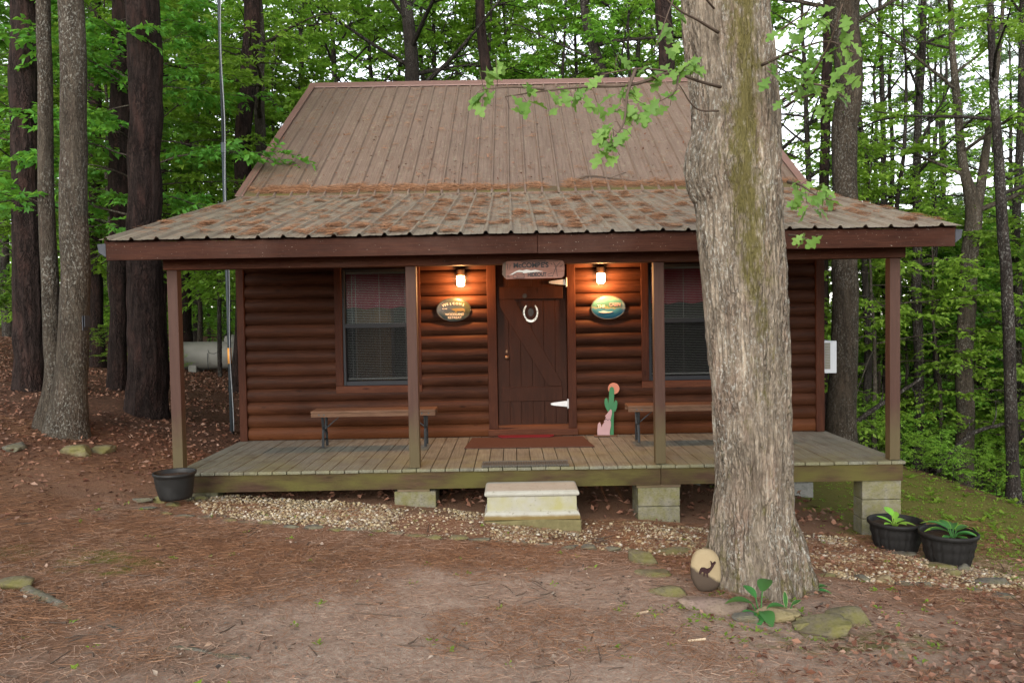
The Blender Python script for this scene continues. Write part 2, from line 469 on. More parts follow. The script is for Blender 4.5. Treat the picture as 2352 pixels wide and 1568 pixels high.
m_leaf('oak_leaf', (.060, .135, .028), (.110, .205, .045), .4)
m_leaf('hosta_leaf', (.022, .085, .020), (.040, .125, .032), .2)
m_leaf('hosta_light', (.10, .22, .025), (.15, .28, .04), .3)
m_leaf('hosta_pale', (.22, .30, .12), (.32, .38, .18), .2)
def m_debris(name, cols):
    t = NT(name)
    c = t.ramp(t.rnd(), [(i / max(1, len(cols) - 1), c) for i, c in enumerate(cols)])
    M[name] = t.end(t.pbr(c, .85, None, .15))
m_debris('pine_straw', [(.085, .038, .020), (.235, .110, .055), (.32, .175, .098), (.17, .075, .040)])
m_debris('needle_pale', [(.20, .115, .075), (.33, .20, .14), (.42, .30, .22), (.25, .135, .085)])
m_debris('dead_leaf', [(.05, .022, .015), (.15, .065, .040), (.25, .13, .085), (.10, .045, .03), (.30, .19, .14)])
m_debris('pebbles', [(.18, .125, .07), (.32, .25, .145), (.42, .35, .235), (.27, .18, .09), (.50, .45, .37), (.14, .105, .07), (.30, .235, .12)])

def m_stone(name, a, b, moss):
    t = NT(name)
    n = t.noise((1, 1, 1), 9, 8, .72)
    c = t.mix(t.ramp(n, [(.3, 0.0), (.7, 1.0)]), a, b)
    c = t.mix(t.ramp(t.noise((1, 1, 3), 34, 5, .7), [(.52, 0.0), (.66, .7)]), c, tuple(x * .4 for x in a))
    f = t.ramp(t.noise((1, 1, 1), 5.5, 7, .7), [(.40, 0.0), (.60, 1.0)])
    c = t.mix(t.math('MULTIPLY', f, moss), c, (.125, .115, .030))
    M[name] = t.end(t.pbr(c, .9, t.bump(t.noise((1, 1, 1), 26, 6), .5, .012), .15))
m_stone('stone_green', (.085, .070, .045), (.20, .17, .115), .75)
m_stone('stone_grey', (.06, .056, .05), (.16, .145, .125), .35)
m_stone('stone_pink', (.13, .09, .075), (.25, .18, .15), .2)
m_stone('stone_tan', (.17, .125, .075), (.30, .235, .155), .45)
m_stone('concrete_block', (.11, .10, .072), (.21, .195, .15), .65)
m_stone('concrete_clean', (.2, .2, .185), (.32, .31, .29), .15)

def m_step():
    t = NT('step_concrete')
    n = t.noise((1, 1, 1), 6, 6, .6)
    c = t.mix(n, (.24, .225, .18), (.37, .36, .32))
    p = t.xyz(t.co())
    g = t.ramp(t.noise((1, 1, 1), 3.4, 5), [(.36, 0.0), (.6, 1.0)])
    mid = t.math('MULTIPLY', t.ramp(p[2], [(.17, 0.0), (.20, 1.0)]), t.ramp(p[2], [(.31, 1.0), (.34, 0.0)]))
    c = t.mix(t.math('MULTIPLY', t.math('MULTIPLY', g, mid), .9), c, (.27, .25, .10))
    sp = t.noise((1, 1, 1), 40, 4)
    c = t.mix(t.math('MULTIPLY', t.ramp(sp, [(.62, 0.0), (.70, 1.0)]), .6), c, (.12, .10, .06))
    low = t.ramp(t.math('ADD', p[2], t.math('MULTIPLY', n, .03)), [(.150, 1.0), (.172, 0.0)])
    c = t.mix(low, c, t.mix(n, (.11, .062, .022), (.20, .15, .05)))
    M['step_concrete'] = t.end(t.pbr(c, .7, t.bump(n, .2, .004), .3))
m_step()
simple('step_base', (.135, .115, .055), .9, .1, 0, .45, 18, .6)
simple('black_plastic', (.013, .0125, .012), .5, .3, 0, .5, 14)
simple('planter_plastic', (.013, .012, .0115), .6, .2, 0, .5, 20, .3, (1, 1, .2))
simple('potting_soil', (.045, .030, .022), .95, .1, 0, .6, 40, .9)
simple('black_iron', (.018, .020, .022), .5, .4, .3, .3)
simple('window_black', (.012, .0135, .017), .6, .2, 0, .2)
simple('galvanised', (.045, .055, .062), .6, .3, .4, .2, 10)
simple('hinge_zinc', (.50, .51, .53), .3, .5, .55, .15, 40)
simple('horseshoe_steel', (.34, .34, .32), .3, .5, .8, .3, 60)
simple('tank_paint', (.19, .185, .165), .6, .3, 0, .3, 3)
simple('flashing', (.045, .047, .055), .7, .2, .0, .2)
simple('brass', (.10, .055, .03), .35, .5, .7, .3)
simple('lamp_bronze', (.05, .030, .022), .5, .4, .3, .3)
simple('ac_white', (.42, .43, .46), .5, .4, 0, .05)
simple('ac_grille', (.20, .195, .195), .6, .3, 0, .2, 40)
simple('blind_white', (.44, .41, .38), .5, .3, 0, .06)
simple('curtain_red', (.34, .025, .055), .9, .1, 0, .3, 6)
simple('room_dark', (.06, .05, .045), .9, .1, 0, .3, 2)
simple('cactus_green', (.025, .115, .045), .6, .3, 0, .12, 10)
simple('coyote_pink', (.30, .18, .185), .6, .3, 0, .1, 8)
simple('moon_orange', (.36, .13, .08), .6, .3, 0, .15, 8)
simple('paint_dark', (.03, .012, .012), .7, .2)
simple('paint_white', (.40, .39, .36), .6, .3, 0, .06)
simple('paint_black', (.012, .012, .014), .6, .3)
simple('mat_brown', (.066, .034, .025), .95, .05, 0, .35, 60, .8)
simple('mat_red', (.10, .013, .017), .95, .05, 0, .35, 60, .9)
simple('mat_grey', (.085, .080, .070), .9, .1, 0, .4, 40, .6)
simple('tape_orange', (.60, .26, .05), .5, .3)
simple('wire_grey', (.20, .21, .22), .6, .3)
simple('dead_twig', (.09, .065, .05), .9, .1, 0, .3, 20)
simple('wood_chip', (.55, .43, .29), .8, .2, 0, .15)
def m_glass():
    t = NT('window_glass')
    gl = t.n('ShaderNodeBsdfGlossy', {'Color': (.30, .32, .32), 'Roughness': .22})
    tr = t.n('ShaderNodeBsdfTransparent', {'Color': (.80, .82, .82)})
    fr = t.n('ShaderNodeFresnel', {'IOR': 1.22})
    M['window_glass'] = t.end(t.n('ShaderNodeMixShader', {0: fr, 1: tr, 2: gl}))
    t = NT('insect_screen')
    d = t.pbr((.010, .010, .011), .95, None, .0)
    tr = t.n('ShaderNodeBsdfTransparent', {'Color': (1, 1, 1)})
    M['insect_screen'] = t.end(t.n('ShaderNodeMixShader', {0: .25, 1: tr, 2: d}))
    t = NT('lamp_glow')
    e = t.n('ShaderNodeEmission', {'Color': (1.0, .70, .36), 'Strength': 30.0})
    M['lamp_glow'] = t.end(e)
m_glass()

# ---------------------------------------------------------------- ground
def build_ground():
    def axis(a, b, n, c, w):
        u = np.linspace(-1, 1, n)
        s = np.sinh(u * w) / math.sinh(w)
        return np.where(s < 0, c + s * (c - a), c + s * (b - c))
    xs = axis(-220, 220, 300, .5, 5.0); ys = axis(-60, 260, 300, 7, 5.2)
    X, Y = np.meshgrid(xs, ys)
    x, y = X.ravel(), Y.ravel()
    z = hz(x, y)
    P = np.c_[x, y, np.zeros_like(x)]
    z += (fbm(P * 1.7, 4) - .5) * .07 + (fbm(P * 7, 3) - .5) * .022
    n = len(xs)
    i = np.arange(len(ys) - 1)[:, None] * n; j = np.arange(n - 1)[None]
    F = np.stack([i + j, i + j + 1, i + n + j + 1, i + n + j], -1).reshape(-1, 4)
    me = mesh_from('ground', np.c_[x, y, z], F, M['forest_floor'], True)
    def blob(cx, cy, rx, ry): return np.exp(-(((x - cx) / rx) ** 2 + ((y - cy) / ry) ** 2))
    dirt = np.clip(blob(.4, 4.6, 2.6, 1.7) * 1.15 + blob(0, 1, 3, 2) + blob(-2.9, 7.3, .9, .5) * .6, 0, 1)
    moss = np.clip(blob(5.6, 9, 1.9, 2.6) * 1.2 + blob(4.9, 7.1, .9, .9) * .6 + blob(4.6, 11, 1.0, 2.0) + blob(4.1, 9.2, .5, 1.6) + blob(-3.2, 5.8, .9, .35) * .45 + blob(2.1, 4.6, .7, .3) * .45 + .17, 0, 1)
    moss *= 1 - blob(0, 9, 4, 1.6)
    lit = np.clip((y - 8.6) / 3 + blob(4.2, 4.2, 1.9, 1.2) + blob(-6.5, 8.5, 3, 2.5) * .8, 0, 1) * (1 - moss * .5)
    vcol(me, 'zone', np.c_[dirt, moss, lit])
    tag(link('ground', me), kind='structure')
build_ground()

# ---------------------------------------------------------------- cabin
DZ = 0.435                     # deck height
X0, X1 = -3.45, 3.95           # walls
YF, YB = 9.97, 20.9            # front and back wall
cabin = empty('log_cabin', (.24, YF, DZ), 'brown stained log cabin with rusty tan metal roof and full-width covered porch', 'cabin')
RX0, RX1 = -3.94, 4.33
EY, EZ = 7.52, 2.765           # porch eave
BY, BZ = 11.42, 3.735          # porch roof meets main roof
GY, GZ = 15.95, 6.60          # ridge
SP = (BZ - EZ) / (BY - EY)
SM = (GZ - BZ + .02) / (GY - BY)
WIN = [(-2.145, -1.245), (1.735, 2.635)]
WZ0, WZ1 = 1.118, 2.59
DX0, DX1 = -.19, .70

def log_rows(mb, x0, x1, z0, z1, openings, h=.1636, bul=.042, yface=YF, axis='x'):
    prof = [(-.012, 0.0)] + [(-.012 - bul * math.sin(math.pi * t) ** .62, t) for t in (.04, .12, .24, .4, .56, .72, .86, .95)] + [(-.012, 1.0)]
    k = 0
    while z0 + k * h < z1 - .02:
        a, b = z0 + k * h, min(z1, z0 + (k + 1) * h)
        cuts = [(x0, x1)]
        for ox0, ox1, oz0, oz1 in openings:
            if b > oz0 + .03 and a < oz1 - .03:
                cuts = [seg for c in cuts for seg in ((c[0], min(c[1], ox0)), (max(c[0], ox1), c[1])) if seg[1] - seg[0] > .01]
        for c0, c1 in cuts:
            m = max(2, int((c1 - c0) / .25))
            xs = np.linspace(c0, c1, m)
            V = []
            for x in xs:
                w = .004 * math.sin(x * 3.1 + k * 2.3) + .003 * math.sin(x * 7.7 + k)
                for (dy, t) in prof:
                    V.append((x, yface + dy - w * (0.2 < t < .9), a + t * (b - a)) if axis == 'x' else (yface - dy * np.sign(yface) if False else yface + dy, x, a + t * (b - a)))
            n = len(prof)
            F = [(i * n + j, (i + 1) * n + j, (i + 1) * n + j + 1, i * n + j + 1) for i in range(m - 1) for j in range(n - 1)]
            mb.add(V, F)
        k += 1
mb = MB()
ops = [(w0 - .095, w1 + .095, WZ0 - .055, 3) for w0, w1 in WIN] + [(DX0 - .12, DX1 + .11, .62, 3)]
log_rows(mb, X0 + .06, X1 - .06, DZ, 2.98, ops)
wall = mb.build('log_wall', M['log_stain'], cabin, smooth=True)
# wall core with openings (behind the siding)
mb = MB()
y0, y1 = YF - .010, YF + .14
edges = [X0 + .03, WIN[0][0], WIN[0][1], DX0, DX1, WIN[1][0], WIN[1][1], X1 - .03]
for a, b in ((0, 1), (2, 3), (4, 5), (6, 7)):
    mb.box(edges[a], edges[b], y0, y1, .30, 3.3)
for w0, w1 in WIN:
    mb.box(w0, w1, y0, y1, .30, WZ0); mb.box(w0, w1, y0, y1, WZ1, 3.3)
mb.box(DX0, DX1, y0, y1, 2.6, 3.3)
mb.box(DX0, DX1, y0, y1, .30, .52)
mb.build('wall_core', M['door_stain'], cabin)
# side and back walls: log rows following x = const
for sgn, xf, nm in ((-1, X0, 'side_wall'), (1, X1, 'side_wall')):
    mb = MB()
    h, bul = .1636, .042
    k = 0
    while DZ + k * h < 6.4:
        a, b = DZ + k * h, DZ + (k + 1) * h
        zt = b
        lo = YF + .10 if zt < 3.25 else max(YF + .1, BY + (zt - BZ + .12) / SM)
        hi = min(YB, GY + (GZ - zt - .12) / SM)
        if hi - lo > .1:
            V = []
            for yy in (lo, hi):
                for t in (0, .04, .15, .35, .6, .82, .96, 1):
                    V.append((xf + sgn * (-.03 + bul * math.sin(math.pi * t) ** .62 if 0 < t < 1 else -.03), yy, a + t * h))
            F = [(j, 8 + j, 9 + j, j + 1) if sgn > 0 else (j + 1, 9 + j, 8 + j, j) for j in range(7)]
            mb.add(V, F)
        k += 1
    mb.prism_x([(YF + .15, .25), (YB, .25), (YB, 2.8), (GY, GZ - .12), (BY, BZ - .13), (YF + .15, 3.25)], *((xf + .03, xf + .10) if sgn < 0 else (xf - .10, xf - .03)))
    mb.build(nm, M['log_stain'], cabin)
MB().box(X0 + .1, X1 - .1, YB - .1, YB, .25, 2.9).build('back_wall', M['log_stain'], cabin)
MB().box(X0 + .03, X1 - .03, YF + .01, YB, .16, .298).build('floor_frame', M['rough_wood'], cabin)
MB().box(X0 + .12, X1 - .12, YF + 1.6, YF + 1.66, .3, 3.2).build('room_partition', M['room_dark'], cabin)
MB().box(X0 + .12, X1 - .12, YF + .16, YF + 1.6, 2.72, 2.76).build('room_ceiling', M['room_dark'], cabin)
MB().box(-2.1, -1.62, YF + .55, YF + .85, .31, 2.2).build('interior_cupboard', M['interior_wood'], cabin)
for x0, x1 in ((X0 - .02, X0 + .075), (X1 - .105, X1 + .0)):
    mb = MB().box(x0, x1, YF - .075, YF + .02, DZ + .002, 3.0)
    mb.build('corner_board', M['trim_stain'], cabin, bevel=.006)

# windows
for w0, w1 in WIN:
    win = bpy.data.objects.new('window', None); COL.objects.link(win); win.parent = cabin; win.empty_display_size = .1
    for xa, xb in ((w0 - .095, w0 - .002), (w1 + .002, w1 + .095)):
        MB().box(xa, xb, YF - .06, YF + .02, WZ0 - .002, 2.75).build('side_trim', M['trim_stain'], win, bevel=.005)
    MB().box(w0 - .095, w1 + .095, YF - .066, YF + .02, WZ0 - .09, WZ0 - .004).build('sill', M['trim_stain_across'], win, bevel=.005)
    f = MB(); t = .034; zm = 1.878
    yy0, yy1 = YF - .035, YF + .03
    f.box(w0, w0 + t, yy0, yy1, WZ0, WZ1); f.box(w1 - t, w1, yy0, yy1, WZ0, WZ1)
    f.box(w0 + t, w1 - t, yy0 + .003, yy1, WZ0, WZ0 + .055); f.box(w0 + t, w1 - t, yy0 + .003, yy1, WZ1 - .03, WZ1)
    f.box(w0 + t, w1 - t, yy0 + .002, yy1, zm - .028, zm + .028)
    f.build('sash_frame', M['window_black'], win, bevel=.003)
    MB().box(w0 + t, w1 - t, YF + .006, YF + .010, WZ0 + .055, WZ1 - .03).build('glass', M['window_glass'], win)
    MB().box(w0 + t, w1 - t, YF - .022, YF - .0205, WZ0 + .055, zm - .028).build('insect_screen', M['insect_screen'], win)
    b = MB()
    b.box(w0 + .04, w1 - .04, YF + .045, YF + .075, 2.535, 2.56)
    n = 0
    z = 2.525
    while z > WZ0 + .09:
        dx = .002 * math.sin(n * 1.7)
        b.add([(w0 + .045 + dx, YF + .045, z - .0005), (w1 - .045 + dx, YF + .045, z - .0005), (w1 - .045 + dx, YF + .070, z + .0005), (w0 + .045 + dx, YF + .070, z + .0005),
               (w0 + .045 + dx, YF + .0455, z - .0032), (w1 - .045 + dx, YF + .0455, z - .0032)], [(0, 1, 2, 3), (4, 5, 1, 0)])
        z -= .0212; n += 1
    for cx in (w0 + .11, w0 + .16, (w0 + w1) / 2 + .01, w1 - .11, w1 - .06):
        b.box(cx - .0015, cx + .0015, YF + .042, YF + .045, WZ0 + .08, 2.54)
    b.box(w0 + .045, w1 - .045, YF + .045, YF + .07, WZ0 + .07, WZ0 + .088)
    b.build('blind', M['blind_white'], win)
    c = MB(); xs = np.linspace(w0 + .03, w1 - .03, 60)
    V = [(x, YF + .105 + .014 * math.sin(x * 42), zz) for x in xs for zz in (2.10 + .012 * math.sin(x * 21), 2.6)]
    c.add(V, [(2 * i, 2 * i + 2, 2 * i + 3, 2 * i + 1) for i in range(59)])
    c.build('curtain', M['curtain_red'], win, smooth=True)

# door
DB, DT = .555, 2.60
d = MB()
nb = 6; bw = (DX1 - DX0 - .012) / nb
for i in range(nb):
    d.box(DX0 + .006 + i * bw + .0012, DX0 + .006 + (i + 1) * bw - .0012, YF - .030, YF + .015, DB, DT)
door = d.build('door', M['door_stain'], cabin, bevel=.003)
def plank(pts, y0=YF - .052, y1=YF - .031): return MB().prism(pts, y0, y1)
plank([(DX0 + .035, 2.18), (DX1 - .05, 2.18), (DX1 - .05, 2.335), (DX0 + .035, 2.335)]).build('upper_rail', M['door_stain'], door, bevel=.004)
plank([(DX0 + .045, .885), (DX1 - .07, .885), (DX1 - .07, 1.065), (DX0 + .045, 1.065)]).build('lower_rail', M['door_stain'], door, bevel=.004)
plank([(DX0 + .045, 2.176), (DX0 + .045, 2.09), (DX1 - .245, 1.069), (DX1 - .085, 1.069), (DX1 - .085, 1.13), (DX0 + .23, 2.176)]).build('diagonal_brace', M['door_stain'], door, bevel=.004)
for hzv in (2.385, .845):
    g = MB()
    g.prism([(DX1 - .22, hzv - .010), (DX1 - .185, hzv - .018), (DX1 - .03, hzv - .036), (DX1 - .012, hzv - .036), (DX1 - .012, hzv + .036), (DX1 - .03, hzv + .036), (DX1 - .185, hzv + .018), (DX1 - .22, hzv + .010)], YF - .058, YF - .053)
    g.box(DX1 - .010, DX1 + .012, YF - .062, YF - .053, hzv - .06, hzv + .06)
    g.tube([(DX1 + .001, YF - .066, hzv - .055), (DX1 + .001, YF - .066, hzv + .055)], .007, 8)
    for dx in (.195, .10, .045): g.box(DX1 - dx - .005, DX1 - dx + .005, YF - .060, YF - .058, hzv - .005, hzv + .005)
    hg = g.build('hinge', M['hinge_zinc'], door)
k = MB(); kx, kz = -.07, 1.445
k.tube([(kx, YF - .031, kz), (kx, YF - .058, kz)], .012, 12)
k.tube([(kx, YF - .055, kz), (kx, YF - .065, kz), (kx, YF - .085, kz), (kx, YF - .092, kz)], [.012, .026, .026, .014], 16)
k.build('knob', M['brass'], door, smooth=True)
MB().prism([(kx + .012 * math.cos(a) , kz + .075 + .020 * math.sin(a)) for a in np.linspace(0, 2 * math.pi, 14, endpoint=False)], YF - .034, YF - .031).build('keyhole_plate', M['brass'], door)
MB().prism([(.17 + .028 * math.cos(a), 2.22 + .030 * math.sin(a)) for a in np.linspace(0, 2 * math.pi, 18, endpoint=False)], YF - .056, YF - .0525).build('peephole_cover', M['black_iron'], door)
j = MB()
j.box(DX0 - .118, DX0 - .002, YF - .068, YF + .02, .535, 2.72); j.box(DX1 + .002, DX1 + .108, YF - .068, YF + .02, .535, 2.72)
fr = j.build('door_frame', M['trim_stain'], cabin, bevel=.006)
MB().box(DX0 - .13, DX1 + .12, YF - .075, YF + .02, DZ + .012, .533).build('threshold', M['trim_stain_across'], fr, bevel=.006)
MB().box(DX0 - .002, DX1 + .002, YF - .05, YF + .015, .5335, .553).build('door_strip', M['fascia_wood'], fr)

# deck
mb = MB(); pitch = .1458
nx = int(round((X1 + .04 - (X0 - .04)) / pitch)); pitch = (X1 + .04 - X0 + .04) / nx
for i in range(nx):
    a = X0 - .04 + i * pitch
    e = .012 * (_h(i, 3, 5) - .5)
    dz = .004 * (_h(i, 9, 1) - .5)
    mb.box(a + .0035, a + pitch - .0035, 7.925 + e, YF - .004, DZ - .032 + dz, DZ + dz)
mb.build('deck_boards', M['deck_boards'], cabin, bevel=.004)
mb = MB()
mb.box(X0 - .02, 1.495, 7.95, 7.99, .225, DZ - .036); mb.box(1.50, X1 + .02, 7.947, 7.987, .23, DZ - .036)
mb.box(X0 - .02, X0 + .02, 7.992, YF, .225, DZ - .036); mb.box(X1 - .02, X1 + .02, 7.99, YF, .23, DZ - .036)
mb.box(X0 + .03, X1 - .03, 8.9, 8.94, .24, DZ - .036)
mb.build('deck_rim', M['rim_wood'], cabin, bevel=.004)
for xa in (-3.49, -1.07, 1.448, 3.845):
    MB().box(xa, xa + .106, 7.965, 8.071, DZ + .003, 2.495).build('porch_post', M['post_wood'], cabin, bevel=.006)
MB().box(-3.51, 3.99, 7.935, 8.085, 2.497, 2.70).build('porch_beam', M['beam_wood'], cabin, bevel=.005)
mb = MB().box(-3.90, .26, 7.585, 7.625, 2.577, 2.752).box(.264, 4.29, 7.583, 7.623, 2.575, 2.752)
mb.build('fascia_board', M['fascia_wood'], cabin, bevel=.004)
for xa, xb in ((-3.985, -3.905), (4.295, 4.365)):
    MB().prism([(xa, 2.735), (xa + .012, 2.655), (xb, 2.61), (xb, 2.74)] if xa < 0 else [(xa, 2.74), (xa, 2.61), (xb - .012, 2.655), (xb, 2.735)], 7.59, 7.62).build('eave_flashing', M['flashing'], cabin)
# porch ceiling, rafters and rake boards
def zp(y): return EZ + (y - EY) * SP
def zm_(y): return BZ - .02 + (y - BY) * SM
mb = MB()
mb.prism_x([(7.63, zp(7.63) - .035), (YF - .0, zp(YF) - .035), (YF - .0, zp(YF) - .015), (7.63, zp(7.63) - .015)], RX0 + .05, RX1 - .05)
mb.build('porch_ceiling', M['door_stain'], cabin)
mb = MB()
for x in np.arange(RX0 + .1, RX1, .61):
    mb.prism_x([(7.63, zp(7.63) - .15), (YF - .08, zp(YF) - .17), (YF - .08, zp(YF) - .037), (7.63, zp(7.63) - .037)], x, x + .038)
mb.build('rafters', M['door_stain'], cabin)
for x in (RX0 + .005, RX1 - .045):
    mb = MB()
    mb.prism_x([(7.627, zp(7.6) - .17), (BY, zp(BY) - .19), (BY, zp(BY) - .012), (7.627, zp(7.6) - .012)], x, x + .04)
    mb.build('rake_board', M['fascia_wood'], cabin)
    mb = MB()
    mb.prism_x([(BY - .2, zm_(BY - .2) - .2), (GY, zm_(GY) - .2), (YB + .3, zm_(GY) - .2 - (YB + .3 - GY) * SM), (YB + .3, zm_(GY) - .03 - (YB + .3 - GY) * SM), (GY, zm_(GY) - .03), (BY - .2, zm_(BY - .2) - .03)], x, x + .04)
    mb.build('rake_board', M['fascia_wood'], cabin)

def rib_sheet(name, mat, y0, z0, y1, z1, hgt, rows=26, period=.242, phase=0.0, sheet=3.87):
    sl = math.hypot(y1 - y0, z1 - z0)
    ny, nz = -(z1 - z0) / sl, (y1 - y0) / sl
    mb = MB()
    x = RX0 + phase - period
    segs = []
    prof = [(0, 0), (.018, hgt), (.036, hgt), (.054, 0), (.12, .0), (.128, .004), (.136, 0), (.178, 0), (.186, .004), (.194, 0)]
    pts = []
    while x < RX1 + .02:
        for dx, dh in prof:
            if RX0 <= x + dx <= RX1: pts.append((x + dx, dh))
        x += period
    pts = [(RX0, 0)] + pts + [(RX1, 0)]
    pts = np.array(pts)
    # sheets of 4 ribs, each an island
    cut = [0] + [i for i in range(1, len(pts)) if int((pts[i, 0] - RX0) / .968) != int((pts[i - 1, 0] - RX0) / .968)] + [len(pts) - 1]
    ts = np.linspace(0, 1, rows)
    for a, b in zip(cut[:-1], cut[1:]):
        if b <= a: continue
        q = pts[a:b + 1]
        V = []
        for t in ts:
            yy, zz = y0 + t * (y1 - y0), z0 + t * (z1 - z0)
            wob = (vnoise(np.c_[q[:, 0] * 3.1, np.full(len(q), t * sl * 1.3), np.full(len(q), 4.0)]) - .5) * .007
            if t == 0: wob = wob + (vnoise(np.c_[q[:, 0] * 9, np.zeros(len(q)), np.zeros(len(q))]) - .5) * .010
            for (xx, hh), w in zip(q, wob):
                V.append((xx, yy + ny * (hh + w), zz + nz * (hh + w)))
        n = len(q)
        mb.add(V, [(i * n + j, i * n + j + 1, (i + 1) * n + j + 1, (i + 1) * n + j) for i in range(rows - 1) for j in range(n - 1)])
    return mb.build(name, mat, cabin)
rib_sheet('porch_roof', M['porch_roof_metal'], EY, EZ, BY + .05, BZ + .05 * SP, .026, 30, phase=.05)
mr = rib_sheet('main_roof', M['main_roof_metal'], BY - .12, BZ - .02 - .12 * SM + .06, GY, GZ + .05, .028, 26, phase=.03)
rib_sheet('back_roof', M['main_roof_metal'], YB + .4, GZ - (YB + .4 - GY) * SM + .05, GY, GZ + .05, .02, 10, phase=.03)
c = MB()
c.prism_x([(GY - .20, GZ + .05 - .20 * SM + .045), (GY, GZ + .105), (GY + .20, GZ + .05 - .20 * SM + .045), (GY + .20, GZ + .05 - .20 * SM + .025), (GY, GZ + .085), (GY - .20, GZ + .05 - .20 * SM + .025)], RX0 - .03, RX1 + .03)
c.build('ridge_cap', M['trim_metal'], mr)
for x in (RX0 - .02, RX1 - .10):
    c = MB()
    c.prism_x([(BY - .05, zm_(BY - .05) + .075), (GY, GZ + .085), (GY, GZ + .098), (BY - .05, zm_(BY - .05) + .088)], x, x + .12)
    c.box(x if x < 0 else x + .11, x + .01 if x < 0 else x + .12, BY + .02, BY + .03, BZ - .02, BZ + .05)
    c.build('rake_trim', M['trim_metal'], mr)
MB().prism_x([(BY - .03, BZ + .012), (BY + .10, BZ + .105), (BY + .10, BZ + .115), (BY - .03, BZ + .030)], RX0 + .02, RX1 - .02).build('valley_flashing', M['rough_wood'], mr)

# concrete piers
def pier(x0, x1, y0, y1, ztop, mat, course=.20):
    zb = hz1((x0 + x1) / 2, y0) - .08
    if zb > ztop - .06: return None
    mb = MB(); z = ztop; k = 0
    while z > zb:
        o = .004 * (_h(k, 7, int(x0 * 100)) - .5)
        mb.box(x0 + o, x1 + o, y0 + o, y1, max(z - course + .005, zb - .05), z); z -= course; k += 1
    return mb.build('pier', M[mat], cabin, bevel=.008)
pier(-1.235, -.81, 7.975, 8.375, .195, 'concrete_block')
MB().box(-1.20, -.87, 7.965, 8.2, .197, .2245).build('pier_shim', M['rough_wood'], cabin)
pier(1.265, 1.695, 7.975, 8.375, .195, 'concrete_block')
MB().box(1.25, 1.70, 7.965, 8.2, .197, .2285).build('pier_shim', M['rough_wood'], cabin)
pier(3.565, 3.965, 7.975, 8.19, .227, 'concrete_block')
pier(-3.4, -3.05, 7.995, 8.2, .22, 'concrete_block')
for x in (-3.3, -.9, 2.1, 3.55):
    pier(x, x + .3, 10.02, 10.22, .158, 'concrete_clean')
    pier(x, x + .4, 15, 15.4, .158, 'concrete_clean')
    pier(x, x + .4, 20.3, 20.7, .158, 'concrete_clean')

# ---------------------------------------------------------------- porch objects
def lamp(px, py, label):
    p = at(px, py, YF - .13)
    L = empty('porch_lamp', (p[0], YF - .05, p[2] + .07), label, 'lamp', 'lit porch lamps')
    x, z = p[0], p[2]
    y = YF - .135
    b = MB()
    b.lathe([(.0, .085), (.045, .083), (.056, .07), (.058, .0), (.052, -.005), (.0, -.005)], (x, y, z + .055), 20)
    b.build('cap', M['lamp_bronze'], L, smooth=False)
    MB().box(x - .045, x + .045, YF - .085, YF - .052, z + .03, z + .15).box(x - .02, x + .02, y + .05, YF - .08, z + .09, z + .12).build('wall_bracket', M['lamp_bronze'], L, bevel=.004)
    g = MB().lathe([(.0, -.080), (.028, -.078), (.046, -.06), (.050, -.015), (.048, .047), (.0, .0475)], (x, y, z), 20)
    g.build('glass_jar', M['lamp_glow'], L, smooth=True)
    l = bpy.data.lights.new('bulb', 'POINT'); l.energy = 33; l.color = (1.0, .44, .15); l.shadow_soft_size = .03
    o = bpy.data.objects.new('bulb', l); COL.objects.link(o); o.parent = L
    o.location = (0, y - .075 - (YF - .05), -.13)
lamp(1058, 643, 'lit porch lamp above the dark oval woodland sign, left of the door')
lamp(1380, 637, 'lit porch lamp above the blue oval lake sign, right of the door')

def text(name, s, parent, mat, x, y, z, size, width=None, extr=.002, shear=0.0, bold=0.0):
    c = bpy.data.curves.new(name, 'FONT'); c.body = s; c.size = size; c.extrude = extr; c.align_x = 'CENTER'; c.align_y = 'CENTER'; c.shear = shear; c.offset = bold
    c.materials.append(mat)
    o = bpy.data.objects.new(name, c); COL.objects.link(o); o.parent = parent
    b = wloc(parent)
    o.rotation_euler = (R(90), 0, 0)
    o.location = (x - b[0], y - b[1], z - b[2])
    bpy.context.view_layer.update()
    me = bpy.data.meshes.new_from_object(o.evaluated_get(bpy.context.evaluated_depsgraph_get()))
    m = link(name, me, parent); m.rotation_euler = o.rotation_euler; m.location = o.location
    if width: m.scale = (width / max(o.dimensions.x, 1e-4), 1, 1)
    bpy.data.objects.remove(o)
    return m
# carved sign on the beam
sx0, sx1 = at(1153, 600, 7.88)[0], at(1297, 600, 7.88)[0]
sz0, sz1 = at(1176, 641, 7.88)[2], at(1176, 597, 7.88)[2]
sg = empty('carved_sign', ((sx0 + sx1) / 2, 7.93, sz1), 'carved wooden sign with rough bark ends hanging over the cabin door', 'sign')
sw, shh = sx1 - sx0, sz1 - sz0
def SX(u): return sx0 + u * sw
def SZ(v): return sz0 + v * shh
out = [(.06, .0), (.955, .02), (.99, .14), (1.0, .5), (.995, .8), (.97, .93), (.8, .97), (.55, 1.0), (.3, .96), (.08, .94), (.01, .80), (.0, .5), (.01, .22)]
MB().prism([(SX(u), SZ(v)) for u, v in out], 7.885, 7.932).build('board', M['sign_wood'], sg, bevel=.004)
MB().prism([(SX(u), SZ(v)) for u, v in [(.0, .25), (.055, .03), (.062, .9), (.012, .82)]], 7.8795, 7.8845).build('bark_edge', M['dead_twig'], sg)
ys = 7.882
text('lettering', 'McCOMBE\'S', sg, M['paint_black'], SX(.46), ys, SZ(.70), .068, sw * .56, .003, 0, .0024)
text('lettering', 'HIDEOUT', sg, M['paint_black'], SX(.555), ys, SZ(.21), .054, sw * .30, .003, 0, .0022)
